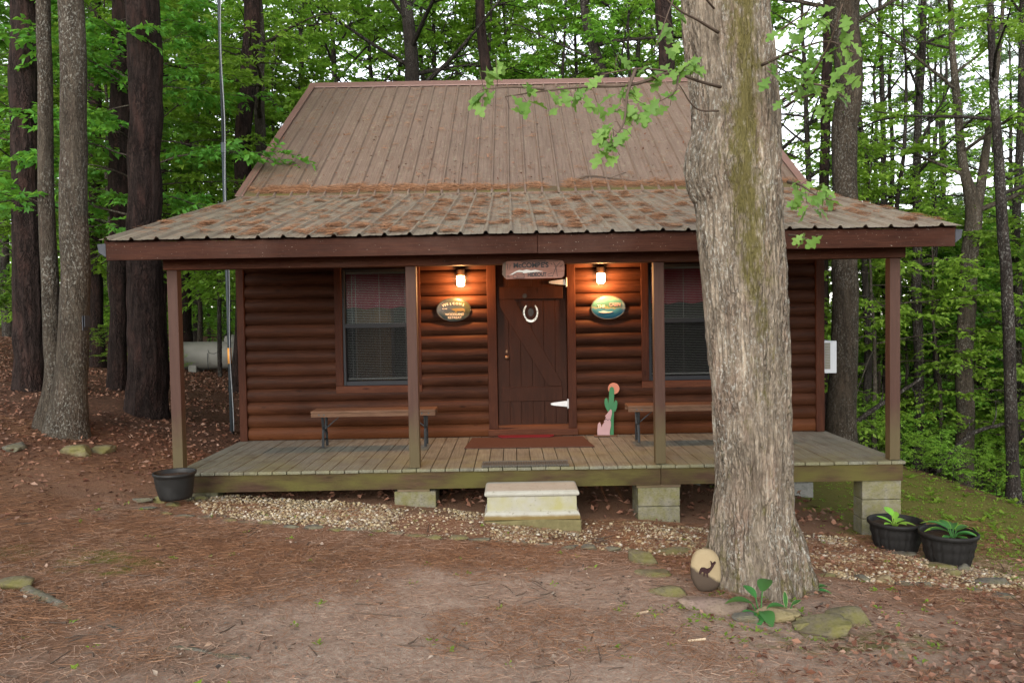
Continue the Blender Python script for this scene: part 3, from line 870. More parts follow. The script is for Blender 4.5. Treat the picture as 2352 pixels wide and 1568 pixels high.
MB().prism([(SX(u), SZ(v)) for u, v in [(.11, .20), (.15, .24), (.55, .36), (.66, .37), (.60, .41), (.53, .47), (.46, .43), (.39, .49), (.33, .44), (.27, .47), (.20, .38)]], 7.8805, 7.8845).build('painted_hills', M['paint_white'], sg)
h = MB().prism([(SX(u), SZ(v)) for u, v in [(.175, .07), (.235, .04), (.35, .05), (.35, .24), (.32, .34), (.24, .35), (.175, .25)]], 7.879, 7.8835)
h.build('painted_cabin', M['sign_wood'], sg)
ln = MB()
def stroke(a, b, w=.0022, y=7.8775):
    a = np.array([SX(a[0]), SZ(a[1])]); b = np.array([SX(b[0]), SZ(b[1])])
    d = (b - a) / (np.linalg.norm(b - a) + 1e-9); n = np.array([-d[1], d[0]]) * w
    q = [a - n, b - n, b + n, a + n]
    ln.prism([(v[0], v[1]) for v in q], y, y + .003)
for a, b in [((.175, .07), (.235, .04)), ((.235, .04), (.35, .05)), ((.35, .05), (.35, .24)), ((.175, .07), (.175, .25)), ((.235, .04), (.235, .20)), ((.175, .25), (.235, .20)), ((.235, .2), (.35, .23)), ((.175, .25), (.24, .35)), ((.24, .35), (.32, .34)), ((.32, .34), (.35, .24)), ((.235, .12), (.35, .13)),
             ((.80, .1), (.86, .6)), ((.88, .1), (.86, .6)), ((.86, .6), (.82, .85)), ((.86, .6), (.93, .85)), ((.72, .2), (.80, .3)), ((.73, .12), (.80, .14)), ((.80, .7), (.78, .8)), ((.92, .6), (.97, .7)), ((.075, .1), (.12, .12)), ((.075, .17), (.11, .18)), ((.09, .5), (.085, .8)), ((.12, .5), (.13, .75)), ((.2, .95), (.7, .93)), ((.3, .88), (.9, .9))]:
    stroke(a, b)
ln.build('carved_lines', M['paint_black'], sg)

# oval signs
def m_oval(name, kind):
    t = NT(name)
    v = t.xyz(t.co()); x, z = v[0], v[2]
    n = t.noise((1, 1, 1), 16, 5, .6)
    if kind == 0:
        c = t.ramp(t.math('ADD', t.math('MULTIPLY', x, 1.6), t.math('ADD', t.math('MULTIPLY', n, .35), .32)), [(.12, (.35, .36, .36)), (.3, (.05, .06, .075)), (.55, (.035, .045, .025)), (.85, (.07, .065, .025))])
        c = t.mix(t.ramp(t.math('ADD', t.math('MULTIPLY', z, -6.0), n), [(.62, 0.0), (.9, .55)]), c, (.22, .24, .20))
    else:
        c = t.ramp(t.math('ADD', t.math('MULTIPLY', z, 4.2), t.math('ADD', t.math('MULTIPLY', n, .5), .22)), [(.10, (.03, .16, .24)), (.36, (.05, .22, .30)), (.48, (.30, .26, .10)), (.58, (.06, .16, .10)), (.80, (.10, .24, .22)), (1.0, (.34, .22, .15))])
        c = t.mix(t.ramp(t.math('ADD', x, t.math('MULTIPLY', n, .1)), [(.20, 0.0), (.25, .6)]), c, (.5, .52, .5))
    c = t.mix(1.0, c, (.36, .42, .44) if kind == 0 else (.40, .50, .54), 'MULTIPLY')
    M[name] = t.end(t.pbr(c, .35, None, .3))
m_oval('oval_dark', 0); m_oval('oval_blue', 1)
def oval(px, py, mat, label):
    p = at(px, py, YF - .07)
    a, b = 39 * (YF - .07) / F_PX, 26.5 * (YF - .07) / F_PX
    e = empty('oval_sign', (p[0], YF - .055, p[2]), label, 'sign', 'oval signs on the cabin wall')
    n = 48
    V, Fc = [], []
    rings = [(1.0, .0), (1.0, .012), (.95, .018), (.6, .026), (.25, .029)]
    for r, d in rings:
        for i in range(n):
            th = 2 * math.pi * i / n
            V.append((p[0] + a * r * math.cos(th), YF - .055 - d, p[2] + b * r * math.sin(th)))
    for k in range(len(rings) - 1):
        Fc += [(k * n + i, k * n + (i + 1) % n, (k + 1) * n + (i + 1) % n, (k + 1) * n + i) for i in range(n)]
    Fc.append(tuple((len(rings) - 1) * n + i for i in range(n)))
    mk('plaque', V, Fc, M[mat], e, True)
    rim = [(p[0] + a * math.cos(t), YF - .068, p[2] + b * math.sin(t)) for t in np.linspace(0, 2 * math.pi, n + 1)]
    mb = MB().tube(rim, .006, 6); mb.build('rim', M['black_iron'] if mat == 'oval_dark' else M['galvanised'], e, True)
    return e, p, a, b
e, p, a, b = oval(1042, 711, 'oval_dark', 'dark oval sign with white lettering and a deer, left of the door')
yt = YF - .090
for i, ch in enumerate('WELCOME'):
    u = (i - 3) / 3
    o = text('lettering', ch, e, M['paint_white'], p[0] + a * (.02 + .56 * u), yt + .008 * u * u, p[2] + b * (.52 - .14 * u * u), .056 if i == 0 else .040, None, .002)
    o.rotation_euler = (R(90), R(14 * u), 0)
text('lettering', 'to our', e, M['paint_white'], p[0] - a * .52, yt + .005, p[2] + b * .10, .026, None, .002)
text('lettering', 'WOODLAND', e, M['paint_white'], p[0] + a * .06, yt + .002, p[2] - b * .42, .042, a * 1.10, .002)
text('lettering', 'RETREAT', e, M['paint_white'], p[0] + a * .06, yt + .006, p[2] - b * .70, .042, a * .80, .002)
deer = [(-.12, .05), (.0, .10), (.55, .10), (.66, .02), (.66, -.2), (.60, -.28), (.58, -.1), (.5, -.14), (.2, -.12), (.16, -.3), (.1, -.3), (.08, -.12), (-.02, -.08), (-.10, .0), (-.22, .03)]
MB().prism([(p[0] + a * u, p[2] + b * v) for u, v in deer], yt + .001, yt + .006).build('deer_picture', M['rough_wood'], e)
e, p, a, b = oval(1397, 706, 'oval_blue', 'blue green oval sign with a lake picture, right of the door')
text('lettering', 'THE', e, M['paint_white'], p[0] - a * .42, yt + .003, p[2] + b * .10, .050, a * .42, .002, 0, .001)
text('lettering', 'CABIN', e, M['coyote_pink'], p[0] + a * .38, yt + .003, p[2] + b * .24, .056, a * .64, .002, 0, .0008)
MB().prism([(p[0] + a * u, p[2] + b * v) for u, v in [(-.6, -.38), (-.3, -.46), (.1, -.44), (.3, -.34), (.0, -.36), (-.3, -.30)]], yt, yt + .006).build('painted_boat', M['paint_white'], e)

# horseshoe
hp = at(1219, 716, YF - .045)
hs_ = empty('horseshoe', (hp[0], YF - .032, hp[2] + .12), 'silver horseshoe with open end up, hung on the plank door', 'horseshoe')
th = np.linspace(R(128), R(412), 40)
out, inn = [], []
for t in th:
    w = .028 - .008 * abs((t - R(270)) / R(142))
    ro = np.array([.096 * math.cos(t), .125 * math.sin(t)])
    s = 1 - w / .105
    out.append(ro); inn.append(ro * s)
pts = [(hp[0] + q[0], hp[2] - .01 + q[1]) for q in out] + [(hp[0] + q[0], hp[2] - .01 + q[1]) for q in inn[::-1]]
MB().prism(pts, YF - .046, YF - .033).build('shoe', M['horseshoe_steel'], hs_, bevel=.003)
g = MB()
mid = [((o[0] + i[0]) / 2, (o[1] + i[1]) / 2) for o, i in zip(out, inn)]
for k in list(range(4, 16, 3)) + list(range(24, 36, 3)):
    g.box(hp[0] + mid[k][0] - .004, hp[0] + mid[k][0] + .004, YF - .048, YF - .046, hp[2] - .01 + mid[k][1] - .006, hp[2] - .01 + mid[k][1] + .006)
g.build('nail_hole', M['paint_black'], hs_)
MB().prism([(hp[0] + .0 + .036 * math.cos(t), hp[2] - .005 + .052 * math.sin(t)) for t in np.linspace(0, 2 * math.pi, 20, endpoint=False)], YF - .0555, YF - .052).build('medallion', M['black_iron'], hs_)

# benches
def bench(px0, px1, label):
    a, b = at(px0, 950, 9.2), at(px1, 950, 9.2)
    zs = DZ + .455
    x0, x1 = a[0], b[0]
    B = empty('porch_bench', ((x0 + x1) / 2, 9.35, DZ), label, 'bench', 'folding benches on the porch')
    MB().box(x0, x1, 9.2, 9.495, zs - .030, zs).box(x0 + .002, x1 - .002, 9.2035, 9.24, zs - .075, zs - .031).box(x0 + .002, x1 - .002, 9.455, 9.4915, zs - .075, zs - .031).build('seat', M['bench_wood'], B, bevel=.006)
    for s, xl in ((1, x0 + .13), (-1, x1 - .13)):
        m = MB()
        zk = DZ + .22
        for yy in (9.24, 9.45):
            yk = 9.345 + (yy - 9.345) * .55
            m.tube([(xl, yy, zs - .06), (xl, yk + (yy - 9.345) * .2, zk + .05), (xl, yk, zk), (xl, yk + (yy - 9.345) * .25, zk - .06), (xl, yy, DZ + .012)], .017, 6)
        m.tube([(xl, 9.28, zk - .01), (xl, 9.41, zk - .01)], .012, 6)
        m.tube([(xl, 9.24, DZ + .10), (xl, 9.45, DZ + .10)], .010, 6)
        m.build('leg', M['black_iron'], B)
        MB().tube([(xl, 9.345, zk), (xl + s * .24, 9.345, zs - .035)], .006, 6).build('brace', M['galvanised'], B)
    m = MB()
    for xx in (x0 + .10, x0 + .16, x1 - .16, x1 - .08):
        m.tube([(xx, 9.199, zs - .045), (xx, 9.194, zs - .045)], .009, 8)
    m.build('bolt', M['galvanised'], B)
bench(713, 1000, 'weathered brown bench on black folding legs under the left window')
bench(1443, 1730, 'brown bench on black folding legs, partly hidden by the big oak trunk')

# cactus and coyote cut-out
q = 1 / 131.8 * 0 + (1959 - 1740) / 1306.0 / 1.0
def cut(u, v, Y=9.80):    # crop coordinates of the 220 px source zoom
    return at((1740 + u * 220 / 1568) / 1.30612, (1120 + v * 220 / 1568) / 1.30612, Y)
cb = cut(540, 1375)
ct = empty('yard_cutout', (cb[0], 9.80, DZ + .004), 'painted wooden cut-out of a green cactus, pink howling coyote and orange moon', 'cutout')
def cprism(pts, y0, y1, mat, name, par=ct):
    P = [cut(u, v) for u, v in pts]
    dz = DZ + .022 - cut(540, 1350)[2]
    return MB().prism([(p[0], p[2] + dz) for p in P][::-1], y0, y1).build(name, M[mat], par, bevel=.002)
cprism([(725 + 122 * math.cos(t), 362 + 122 * math.sin(t)) for t in np.linspace(0, 2 * math.pi, 32, endpoint=False)], 9.812, 9.824, 'moon_orange', 'moon')
cprism([(640, 1352), (650, 1200), (600, 860), (570, 810), (535, 740), (522, 660), (530, 590), (555, 558), (585, 570), (600, 640), (607, 690), (618, 560), (628, 400), (645, 340), (680, 318), (715, 335), (735, 400), (730, 540), (722, 690), (738, 640), (760, 605), (790, 620), (803, 670), (790, 770), (765, 840), (730, 860), (722, 1000), (722, 1352)], 9.800, 9.8115, 'cactus_green', 'cactus')
cprism([(372, 1350), (368, 1260), (380, 1120), (400, 1090), (425, 1072), (445, 1120), (458, 1190), (480, 1130), (520, 1075), (510, 1050), (540, 1010), (555, 960), (532, 950), (590, 880), (640, 815), (660, 800), (680, 830), (678, 900), (660, 970), (645, 1030), (660, 1090), (660, 1160), (640, 1240), (634, 1300), (640, 1350)], 9.784, 9.7985, 'coyote_pink', 'coyote')
cprism([(520, 1022), (548, 1000), (570, 1008), (592, 1026), (620, 1002), (648, 1022), (650, 1032), (620, 1014), (592, 1038), (568, 1020), (548, 1012), (524, 1034)], 9.780, 9.7835, 'paint_dark', 'collar')
p0, p1 = cut(300, 1380), cut(790, 1380)
MB().box(p0[0], p1[0], 9.76, 9.84, DZ + .004, DZ + .021).build('base_plank', M['bench_wood'], ct, bevel=.002)

# mats
def mat_obj(name, pts, z, th, m, label):
    c = np.mean(pts, axis=0)
    n = len(pts)
    V = [(x, y, z) for x, y in pts] + [(x, y, z + th) for x, y in pts]
    F = [tuple(range(n - 1, -1, -1)), tuple(range(n, 2 * n))] + [(i, (i + 1) % n, (i + 1) % n + n, i + n) for i in range(n)]
    o = mk(name, V, F, M[m], None, False, (c[0], c[1], z), .003)
    tag(o, label, 'mat'); return o
def dk(px, py):
    d = ray(px, py); t = (DZ - CAM_Z) / d[2]; return (d * t)[:2]
mat_obj('door_mat', [dk(1066, 1031), dk(1366, 1027), dk(1338, 1003), dk(1085, 1007)], DZ + .004, .010, 'mat_brown', 'wide brown runner mat lying in front of the cabin door')
q0, q1 = dk(1143, 1015), dk(1276, 1014)
yb = 9.885
mat_obj('small_mat', [(q0[0] + .05, yb - .16), (q1[0] - .05, yb - .16), (q1[0], yb - .08), (q1[0], yb), (q0[0], yb), (q0[0], yb - .08)], DZ + .0165, .012, 'mat_red', 'small red half-round mat on the brown runner at the threshold')
a, b = dk(1106, 1076), dk(1310, 1074)
gm = empty('slatted_mat', ((a[0] + b[0]) / 2, 8.1, DZ + .005), 'grey slatted mat at the front edge of the porch above the step', 'mat')
m = MB(); n = 34; ya, yb2 = 7.935, 8.22
for i in range(n):
    x = a[0] + (b[0] - a[0]) * i / n
    m.box(x, x + (b[0] - a[0]) / n * .7, ya, yb2, DZ + .006, DZ + .014)
m.build('slats', M['mat_grey'], gm)
MB().box(a[0], b[0], ya + .02, ya + .04, DZ + .0142, DZ + .019).box(a[0], b[0], yb2 - .04, yb2 - .02, DZ + .0142, DZ + .019).build('cross_bar', M['mat_grey'], gm)

# concrete step
st = empty('concrete_step', (.16, 7.62, -.08), 'white concrete step with rolled lip on a mossy base in front of the porch', 'step')
def ring_stack(prof, x0, x1, y0, y1):
    V, F = [], []
    for off, z in prof:
        V += [(x0 - off, y0 - off, z), (x1 + off, y0 - off, z), (x1 + off, y1, z), (x0 - off, y1, z)]
    for k in range(len(prof) - 1):
        F += [(4 * k + i, 4 * k + (i + 1) % 4, 4 * k + 4 + (i + 1) % 4, 4 * k + 4 + i) for i in range(4)]
    F += [(3, 2, 1, 0), tuple(4 * (len(prof) - 1) + i for i in range(4))]
    return V, F
V, F = ring_stack([(.030, .025), (.032, .05), (.026, .075), (.010, .098), (.0, .103), (.0, .245), (.012, .248), (.022, .256), (.025, .272), (.020, .290), (.006, .301), (-.02, .304)], -.265, .595, 7.47, 7.86)
mk('step_body', V, F, M['step_concrete'], st, False, None, .006)
mb = MB()
bx = np.linspace(-.30, .635, 14)
V = [(x, y, z) for x in bx for (y, z) in ((7.425 + .01 * math.sin(x * 9), hz1(x, 7.4) - .1), (7.43 + .008 * math.sin(x * 13), .022 + .006 * math.sin(x * 7)), (7.86, .022))]
F = [(3 * i, 3 * i + 3, 3 * i + 4, 3 * i + 1) for i in range(13)] + [(3 * i + 1, 3 * i + 4, 3 * i + 5, 3 * i + 2) for i in range(13)] + [(0, 1, 2), (41, 40, 39)]
mk('step_base', V, F, M['step_base'], st, False, None, .01)

# ---------------------------------------------------------------- pots and planters
def barrel(pxc, pyb, Y, r_top, r_bot, h, label, stave=True, mat='planter_plastic', name='barrel_planter', tilt=(0, 0)):
    p = at(pxc, pyb, Y); zb = hz1(p[0], p[1]) - .01
    if abs(p[2] - zb) < .15: zb = p[2]
    B = empty(name, (p[0], p[1], zb), label, 'planter')
    n = 96
    prof = [(0, .0)] + [(r_bot + (r_top - r_bot) * (t ** .8), h * t) for t in np.linspace(0, .86, 10)] + [(r_top * 1.0, h * .88), (r_top * 1.045, h * .90), (r_top * 1.05, h * .985), (r_top * 1.03, h), (r_top * .97, h), (r_top * .95, h * .95), (r_top * .90, h * .60)]
    V, F = [], []
    for r, z in prof:
        for i in range(n):
            th = 2 * math.pi * i / n
            g = 0.0
            if stave and h * .04 < z < h * .87:
                g = -.011 * (abs(math.sin(th * 8)) < .22) + .007 * (.30 < z / h < .40 or .60 < z / h < .68)
            if not stave: g = .004 * math.sin(th * 3 + z * 20)
            V.append((p[0] + (r + g) * math.cos(th), p[1] + (r + g) * math.sin(th), zb + z))
    k = len(prof)
    F = [(j * n + i, j * n + (i + 1) % n, (j + 1) * n + (i + 1) % n, (j + 1) * n + i) for j in range(k - 1) for i in range(n)]
    mk('tub', V, F, M[mat], B, True)
    zs = h * .80
    rs = r_top * .935
    V = [(p[0], p[1], zb + zs + .01)] + [(p[0] + rr * rs * math.cos(t), p[1] + rr * rs * math.sin(t), zb + zs + .012 * _h(int(t * 50), int(rr * 9), 3)) for rr in (.5, 1.0) for t in np.linspace(0, 2 * math.pi, 24, endpoint=False)]
    F = [(0, 1 + i, 1 + (i + 1) % 24) for i in range(24)] + [(1 + i, 25 + i, 25 + (i + 1) % 24, 1 + (i + 1) % 24) for i in range(24)]
    mk('soil', V, F, M['potting_soil'], B)
    return B, np.array([p[0], p[1], zb + zs])
def hosta_leaf(mb, base, az, L, W_, lift, droop, stem=.06):
    d = np.array([math.cos(az), math.sin(az), 0]); s = np.array([-d[1], d[0], 0]); up = np.array([0, 0, 1.0])
    b = base + d * stem * .5 + up * stem * lift
    n = 8
    V, F = [], []
    for i in range(n + 1):
        t = i / n
        w = W_ * (math.sin(math.pi * min(1, t * .93 + .05)) ** .75) * (1 - .25 * t)
        c = b + d * L * t + up * (lift * .5 * L * t - droop * L * t * t)
        for k in (-1, -.5, 0, .5, 1):
            V.append(c + s * w * k + up * (.30 * w * abs(k)))
    for i in range(n):
        for k in range(4):
            F.append((i * 5 + k, i * 5 + k + 1, i * 5 + k + 6, i * 5 + k + 5))
    mb.add(V, F)
    return b
def hosta(name, base, specs, mat, label, edge=None):
    H = empty(name, base, label, 'plant')
    st_ = MB()
    for az, L, W_, lift, droop, stem in specs:
        mb = MB()
        b = hosta_leaf(mb, base, R(az), L, W_, lift, droop, stem)
        mb.build('leaf', M[mat], H, True)
        if edge:
            me = MB(); hosta_leaf(me, base - np.array([0, 0, .003]), R(az), L * 1.05, W_ * 1.22, lift, droop, stem); me.build('leaf_margin', M[edge], H, True)
        st_.tube([base - np.array([0, 0, .02]), b], .005, 5)
    st_.build('stem', M[mat], H)
    return H
B, s = barrel(2058, 1268, 7.45, .245, .175, .315, 'black barrel planter with small bright green leaves, beside the corner pier')
hosta('hosta_plant', s + np.array([-.03, -.03, .0]), [(150, .13, .040, .9, .1, .05), (95, .12, .045, 1.3, .2, .08), (30, .14, .045, .7, .3, .06), (-20, .15, .045, .5, .3, .07), (200, .10, .035, .6, .2, .05), (-60, .10, .035, .7, .2, .05), (60, .1, .04, 1.2, .1, .06), (-100, .08, .03, .8, .2, .04)], 'hosta_light', 'small bright green plant growing in the left black barrel planter')
B, s = barrel(2178, 1300, 7.0, .235, .165, .32, 'black barrel planter with striped arching leaves, right of the other barrel')
hosta('hosta_plant', s + np.array([.03, -.02, .0]), [(170, .20, .038, 1.0, .5, .06), (140, .22, .040, 1.1, .5, .08), (20, .24, .045, .9, .6, .08), (-10, .22, .04, .6, .5, .06), (60, .2, .04, 1.0, .5, .08), (210, .13, .03, .5, .3, .05), (-60, .15, .035, .5, .5, .05), (100, .2, .04, 1.2, .5, .07), (-30, .18, .035, .8, .6, .07)], 'hosta_leaf', 'striped green plant with arching leaves in the right black barrel planter', 'hosta_light')
barrel(403, 1143, 7.5, .190, .145, .255, 'worn black plastic pot with dry soil at the left porch corner', False, 'black_plastic', 'plastic_pot')

# ---------------------------------------------------------------- stones
IV, IF = ico(4)
def norm(a): return a / (np.linalg.norm(a, axis=-1, keepdims=True) + 1e-9)
def stone(name, c, sx, sy, sz, rz, mat, label, group=None, seed=0, box=.6, tilt=0.0):
    V = IV.copy()
    V = np.sign(V) * np.abs(V) ** box
    V *= (1 + (fbm(IV * 1.4 + seed * 7.1, 3)[:, None] - .5) * .75)
    V += (np.round(fbm(IV * 2.6 + seed * 3.3, 4)[:, None] * 7) / 7 - .5) * .42 * IV + (fbm(IV * 9 + seed, 3)[:, None] - .5) * .12 * IV
    gg = np.random.default_rng(seed + 900)
    for q in range(11):
        nn = norm(gg.normal(0, 1, 3) + np.array([0, 0, .35 if q < 3 else -.1])); dd_ = gg.uniform(.62, .9)
        ex = V @ nn - dd_
        V -= np.clip(ex, 0, None)[:, None] * nn * .92
    V *= np.array([sx, sy, sz])
    ca, sa = math.cos(tilt), math.sin(tilt)
    V = V @ np.array([[1, 0, 0], [0, ca, sa], [0, -sa, ca]])
    ca, sa = math.cos(rz), math.sin(rz)
    V = V @ np.array([[ca, sa, 0], [-sa, ca, 0], [0, 0, 1]])
    o = link(name, mesh_from(name, V, IF, M[mat], True), None, c)
    return tag(o, label, 'stone', group)
def stone_px(px, py, wpx, dep, hgt, mat, label, group=None, seed=0, rz=0.0, box=.6, lift=.25):
    g = gnd(px, py)
    w = wpx * g[1] / F_PX / 2
    return stone('edging_stone', g + np.array([0, dep * .8, hgt * (lift - .12)]), w * 1.08, dep, hgt * .85, rz, mat, label, group, seed, box)
big = [
 (1477, 1292, 66, .13, .075, 'stone_green', 'squarish mossy stone set flat at the left of the oak bed', .1),
 (1500, 1328, 84, .08, .04, 'stone_green', 'low mossy stone between the squarish stone and the long oak edging', .0),
 (1545, 1368, 92, .09, .05, 'stone_green', 'tan green edging stone left of the pinkish slab', -.25),
 (1648, 1410, 160, .10, .060, 'stone_pink', 'long pinkish edging slab in front of the big oak', -.2),
 (1785, 1430, 120, .09, .065, 'stone_tan', 'tan edging stone right of the pinkish slab, below the plant', -.3),
 (1592, 1398, 70, .07, .04, 'stone_green', 'small mossy stone tucked at the left end of the pinkish slab', -.2),
 (1712, 1428, 60, .06, .035, 'stone_grey', 'small grey stone between the pinkish slab and the tan stone', -.2),
 (1850, 1448, 56, .07, .045, 'stone_green', 'small mossy stone just left of the broad flat one', .1),
 (1910, 1462, 125, .15, .075, 'stone_green', 'broad flat mossy stone nearest the camera, right of the oak', .1),
 (1965, 1440, 96, .15, .07, 'stone_green', 'mossy stone behind the broad flat one, right of the oak', .3),
 (1900, 1330, 60, .07, .03, 'stone_green', 'low green stone right behind the oak roots', 0),
 (1990, 1338, 34, .06, .045, 'stone_grey', 'dark grey stone between the oak and the barrels', 0),
 (2035, 1338, 34, .06, .045, 'stone_tan', 'yellowish stone beside the dark grey one', 0),
 (1545, 1272, 90, .07, .04, 'stone_green', 'low mossy stone touching the left of the oak trunk', 0),
 (157, 1046, 88, .18, .09, 'stone_green', 'long mossy stone in the leaves below the twin trunk', 0),
 (228, 1042, 44, .14, .08, 'stone_green', 'shorter mossy stone right of the long one under the twin trunk', 0),
 (22, 1035, 44, .14, .07, 'stone_grey', 'grey stone at the far left edge of the leaf litter', 0),
 (452, 1150, 36, .08, .05, 'stone_green', 'mossy stone right of the plastic pot', .2),
 (432, 1150, 24, .05, .05, 'stone_grey', 'small grey stone against the front of the plastic pot', 0),
 (362, 1150, 30, .06, .045, 'stone_green', 'rounded mossy stone left in front of the plastic pot', 0),
 (325, 1152, 44, .06, .03, 'stone_grey', 'flat pale stone left of the plastic pot', 0),
 (395, 1162, 40, .05, .03, 'stone_green', 'low mossy stone in front of the plastic pot', 0),
 (2060, 1282, 100, .10, .02, 'stone_grey', 'flat slab under the left barrel planter', 0),
 (2150, 1305, 90, .10, .022, 'stone_green', 'flat slab under the right barrel planter', 0),
 (2222, 1312, 34, .06, .05, 'stone_grey', 'rounded grey stone right of the right barrel', 0),
 (2195, 1322, 34, .05, .04, 'stone_green', 'rounded stone in front of the right barrel', 0),
 (2290, 1345, 80, .08, .04, 'stone_grey', 'long grey stone at the right end of the gravel', -.2),
 (20, 1352, 70, .10, .06, 'stone_green', 'mossy root lump at the left edge of the clearing', 0),
 (720, 322 + 1000, 20, .02, .012, 'stone_grey', 'small dark pebble lying in the clearing', 0)]
for i, (px, py, w, dep, hg, mt, lb, rz) in enumerate(big):
    stone_px(px, py, w, dep, hg, mt, lb, None, i + 1, rz)
edge = [(335, 1172), (375, 1180), (420, 1188), (465, 1193), (520, 1199), (560, 1203), (610, 1207), (665, 1212), (718, 1216), (770, 1221), (815, 1222), (860, 1224), (908, 1228), (955, 1232), (1000, 1236), (1050, 1240), (1100, 1244), (1150, 1248), (1205, 1252), (1255, 1256), (1305, 1259), (1355, 1262), (1405, 1264), (2085, 1345), (2130, 1348), (2180, 1354), (2240, 1362), (2310, 1375)]
for i, (px, py) in enumerate(edge):
    stone_px(px + random.uniform(-6, 6), py + random.uniform(-2, 2), random.uniform(34, 56), .045, random.uniform(.016, .034), random.choice(['stone_grey', 'stone_green', 'stone_grey']), 'low flat stone edging the gravel bed in front of the porch', 'stones edging the gravel bed', 40 + i, random.uniform(-.25, .15))

# deer stone leaning on the oak
dp = at(1622, 1316, 5.50); dp[2] = hz1(dp[0], dp[1]) + .05
ds = empty('painted_stone', dp, 'pale rounded stone with a painted deer leaning on the oak', 'stone')
V = IV.copy()
V = np.sign(V) * np.abs(V) ** .8
V *= (1 + (fbm(IV * 1.3 + 3, 3)[:, None] - .5) * .18)
V = V * np.array([.110, .048, .145])
V[:, 2] += .10
V[:, 1] += V[:, 2] * .18
t = NT('deer_stone')
z = t.xyz(t.co())
n = t.noise((1, 1, 1), 14, 6, .6)
c = t.mix(n, (.22, .165, .095), (.32, .25, .15))
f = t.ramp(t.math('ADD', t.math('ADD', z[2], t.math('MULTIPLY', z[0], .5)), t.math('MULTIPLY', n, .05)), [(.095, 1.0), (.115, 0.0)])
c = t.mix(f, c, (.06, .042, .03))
M['deer_stone'] = t.end(t.pbr(c, .85, t.bump(n, .3, .006), .2))
mk('stone_body', V + dp, IF, M['deer_stone'], ds, True)
dd = [(-.7, .05), (-.62, .28), (-.5, .42), (-.25, .42), (-.05, .30), (.2, .40), (.30, .55), (.28, .85), (.24, 1.0), (.32, .98), (.36, .75), (.5, .86), (.62, .98), (.66, .92), (.55, .75), (.48, .62), (.46, .52), (.40, .46), (.28, .25), (.12, .02), (-.02, -.1), (-.02, -.45), (-.10, -.45), (-.14, -.12), (-.24, -.05), (-.30, -.35), (-.38, -.35), (-.36, .0), (-.5, .08), (-.62, -.12), (-.72, -.15)]
MB().prism([(dp[0] + .004 + u * .085, dp[2] + .105 + v * .075) for u, v in dd][::-1], dp[1] - .042, dp[1] - .018).build('deer_picture', M['paint_dark'], ds)

# hosta at the oak
hb = at(1746, 1384, 5.0); hb[2] = hz1(hb[0], hb[1])
hosta('hosta_plant', hb, [(170, .17, .055, .8, .45, .10), (60, .16, .055, 1.1, .35, .13), (-85, .14, .055, .6, .7, .08), (110, .13, .035, 1.2, .3, .09), (0, .13, .04, .6, .4, .10), (205, .13, .05, .4, .5, .08), (250, .13, .05, .5, .5, .06)], 'hosta_leaf', 'broad leaved dark green plant at the foot of the oak')
hb2 = at(1806, 1396, 4.98); hb2[2] = hz1(hb2[0], hb2[1])
hosta('hosta_plant', hb2, [(20, .07, .020, .9, .1, .09), (-30, .06, .018, .5, .2, .06), (130, .08, .012, .9, .4, .05), (75, .11, .014, 1.6, .2, .04), (-60, .06, .015, .4, .3, .05)], 'hosta_leaf', 'small variegated plant with white edged leaves right of the dark green one', 'hosta_pale')
hb3 = at(1868, 1320, 5.6); hb3[2] = hz1(hb3[0], hb3[1])
hosta('hosta_plant', hb3, [(150, .12, .03, .9, .3, .04), (20, .12, .03, .6, .4, .05), (-20, .1, .03, .4, .3, .04)], 'hosta_leaf', 'pale edged plant at the right side of the oak roots', 'hosta_pale')
for px, py, az, lb in ((1600, 1474, 10, 'long pale wood chip lying near the bottom of the clearing'), (1476, 1412, 20, 'shorter pale wood chip left of the pinkish slab')):
    g = gnd(px, py); L = .055 if 'long' in lb else .04
    d = np.array([math.cos(R(az)), math.sin(R(az))])
    o = MB().tube([(g[0] - d[0] * L, g[1] - d[1] * L, g[2] + .012), (g[0] + d[0] * L, g[1] + d[1] * L, g[2] + .014)], .008, 5).build('wood_chip', M['wood_chip'], None, False, g)
    tag(o, lb, 'wood chip')

# ---------------------------------------------------------------- tank, pole, AC
tp = at(487, 858, 20.0); tz = hz1(tp[0], tp[1]) + .10
tank = empty('propane_tank', (tp[0] + .6, tp[1], tz - .1), 'grey weathered propane tank lying in the woods behind the left post', 'tank')
r = .35; L0, L1 = tp[0] - .70, tp[0] + 1.9
prof = [(L0 - .17, .0), (L0 - .165, .10), (L0 - .13, .22), (L0 - .07, .30), (L0, r)] + [(x, r) for x in np.linspace(L0 + .1, L1, 6)] + [(L1 + .07, .30), (L1 + .13, .22), (L1 + .165, .1), (L1 + .17, 0)]
V, F = tube_arr(np.array([(x, tp[1], tz + r) for x, _ in prof]), np.array([q for _, q in prof]), 36)
mk('tank_body', V, F, M['tank_paint'], tank, True)
MB().lathe([(.20, -.06), (.21, .03), (.18, .10), (.10, .145), (.0, .15)], (tp[0] + .55, tp[1], tz + 2 * r + .02), 24).build('valve_dome', M['tank_paint'], tank, True)
MB().box(L0 + .2, L0 + .4, tp[1] - .25, tp[1] + .25, tz - .25, tz + .12).box(L1 - .4, L1 - .2, tp[1] - .25, tp[1] + .25, tz - .25, tz + .12).build('saddle_block', M['concrete_clean'], tank)
mb = MB()
wx = tp[0] + .05
mb.tube([(wx, tp[1] - .36, tz), (wx, tp[1] - .40, tz + .3), (wx, tp[1] - .37, tz + .42)], .010, 5)
mb.tube([(wx, tp[1] - .36, tz + .5), (wx + .04, tp[1] - .37, tz + .42), (wx + .15, tp[1] - .36, tz + .40), (wx + .26, tp[1] - .34, tz + .45), (wx + .34, tp[1] - .28, tz + .56)], .007, 5)
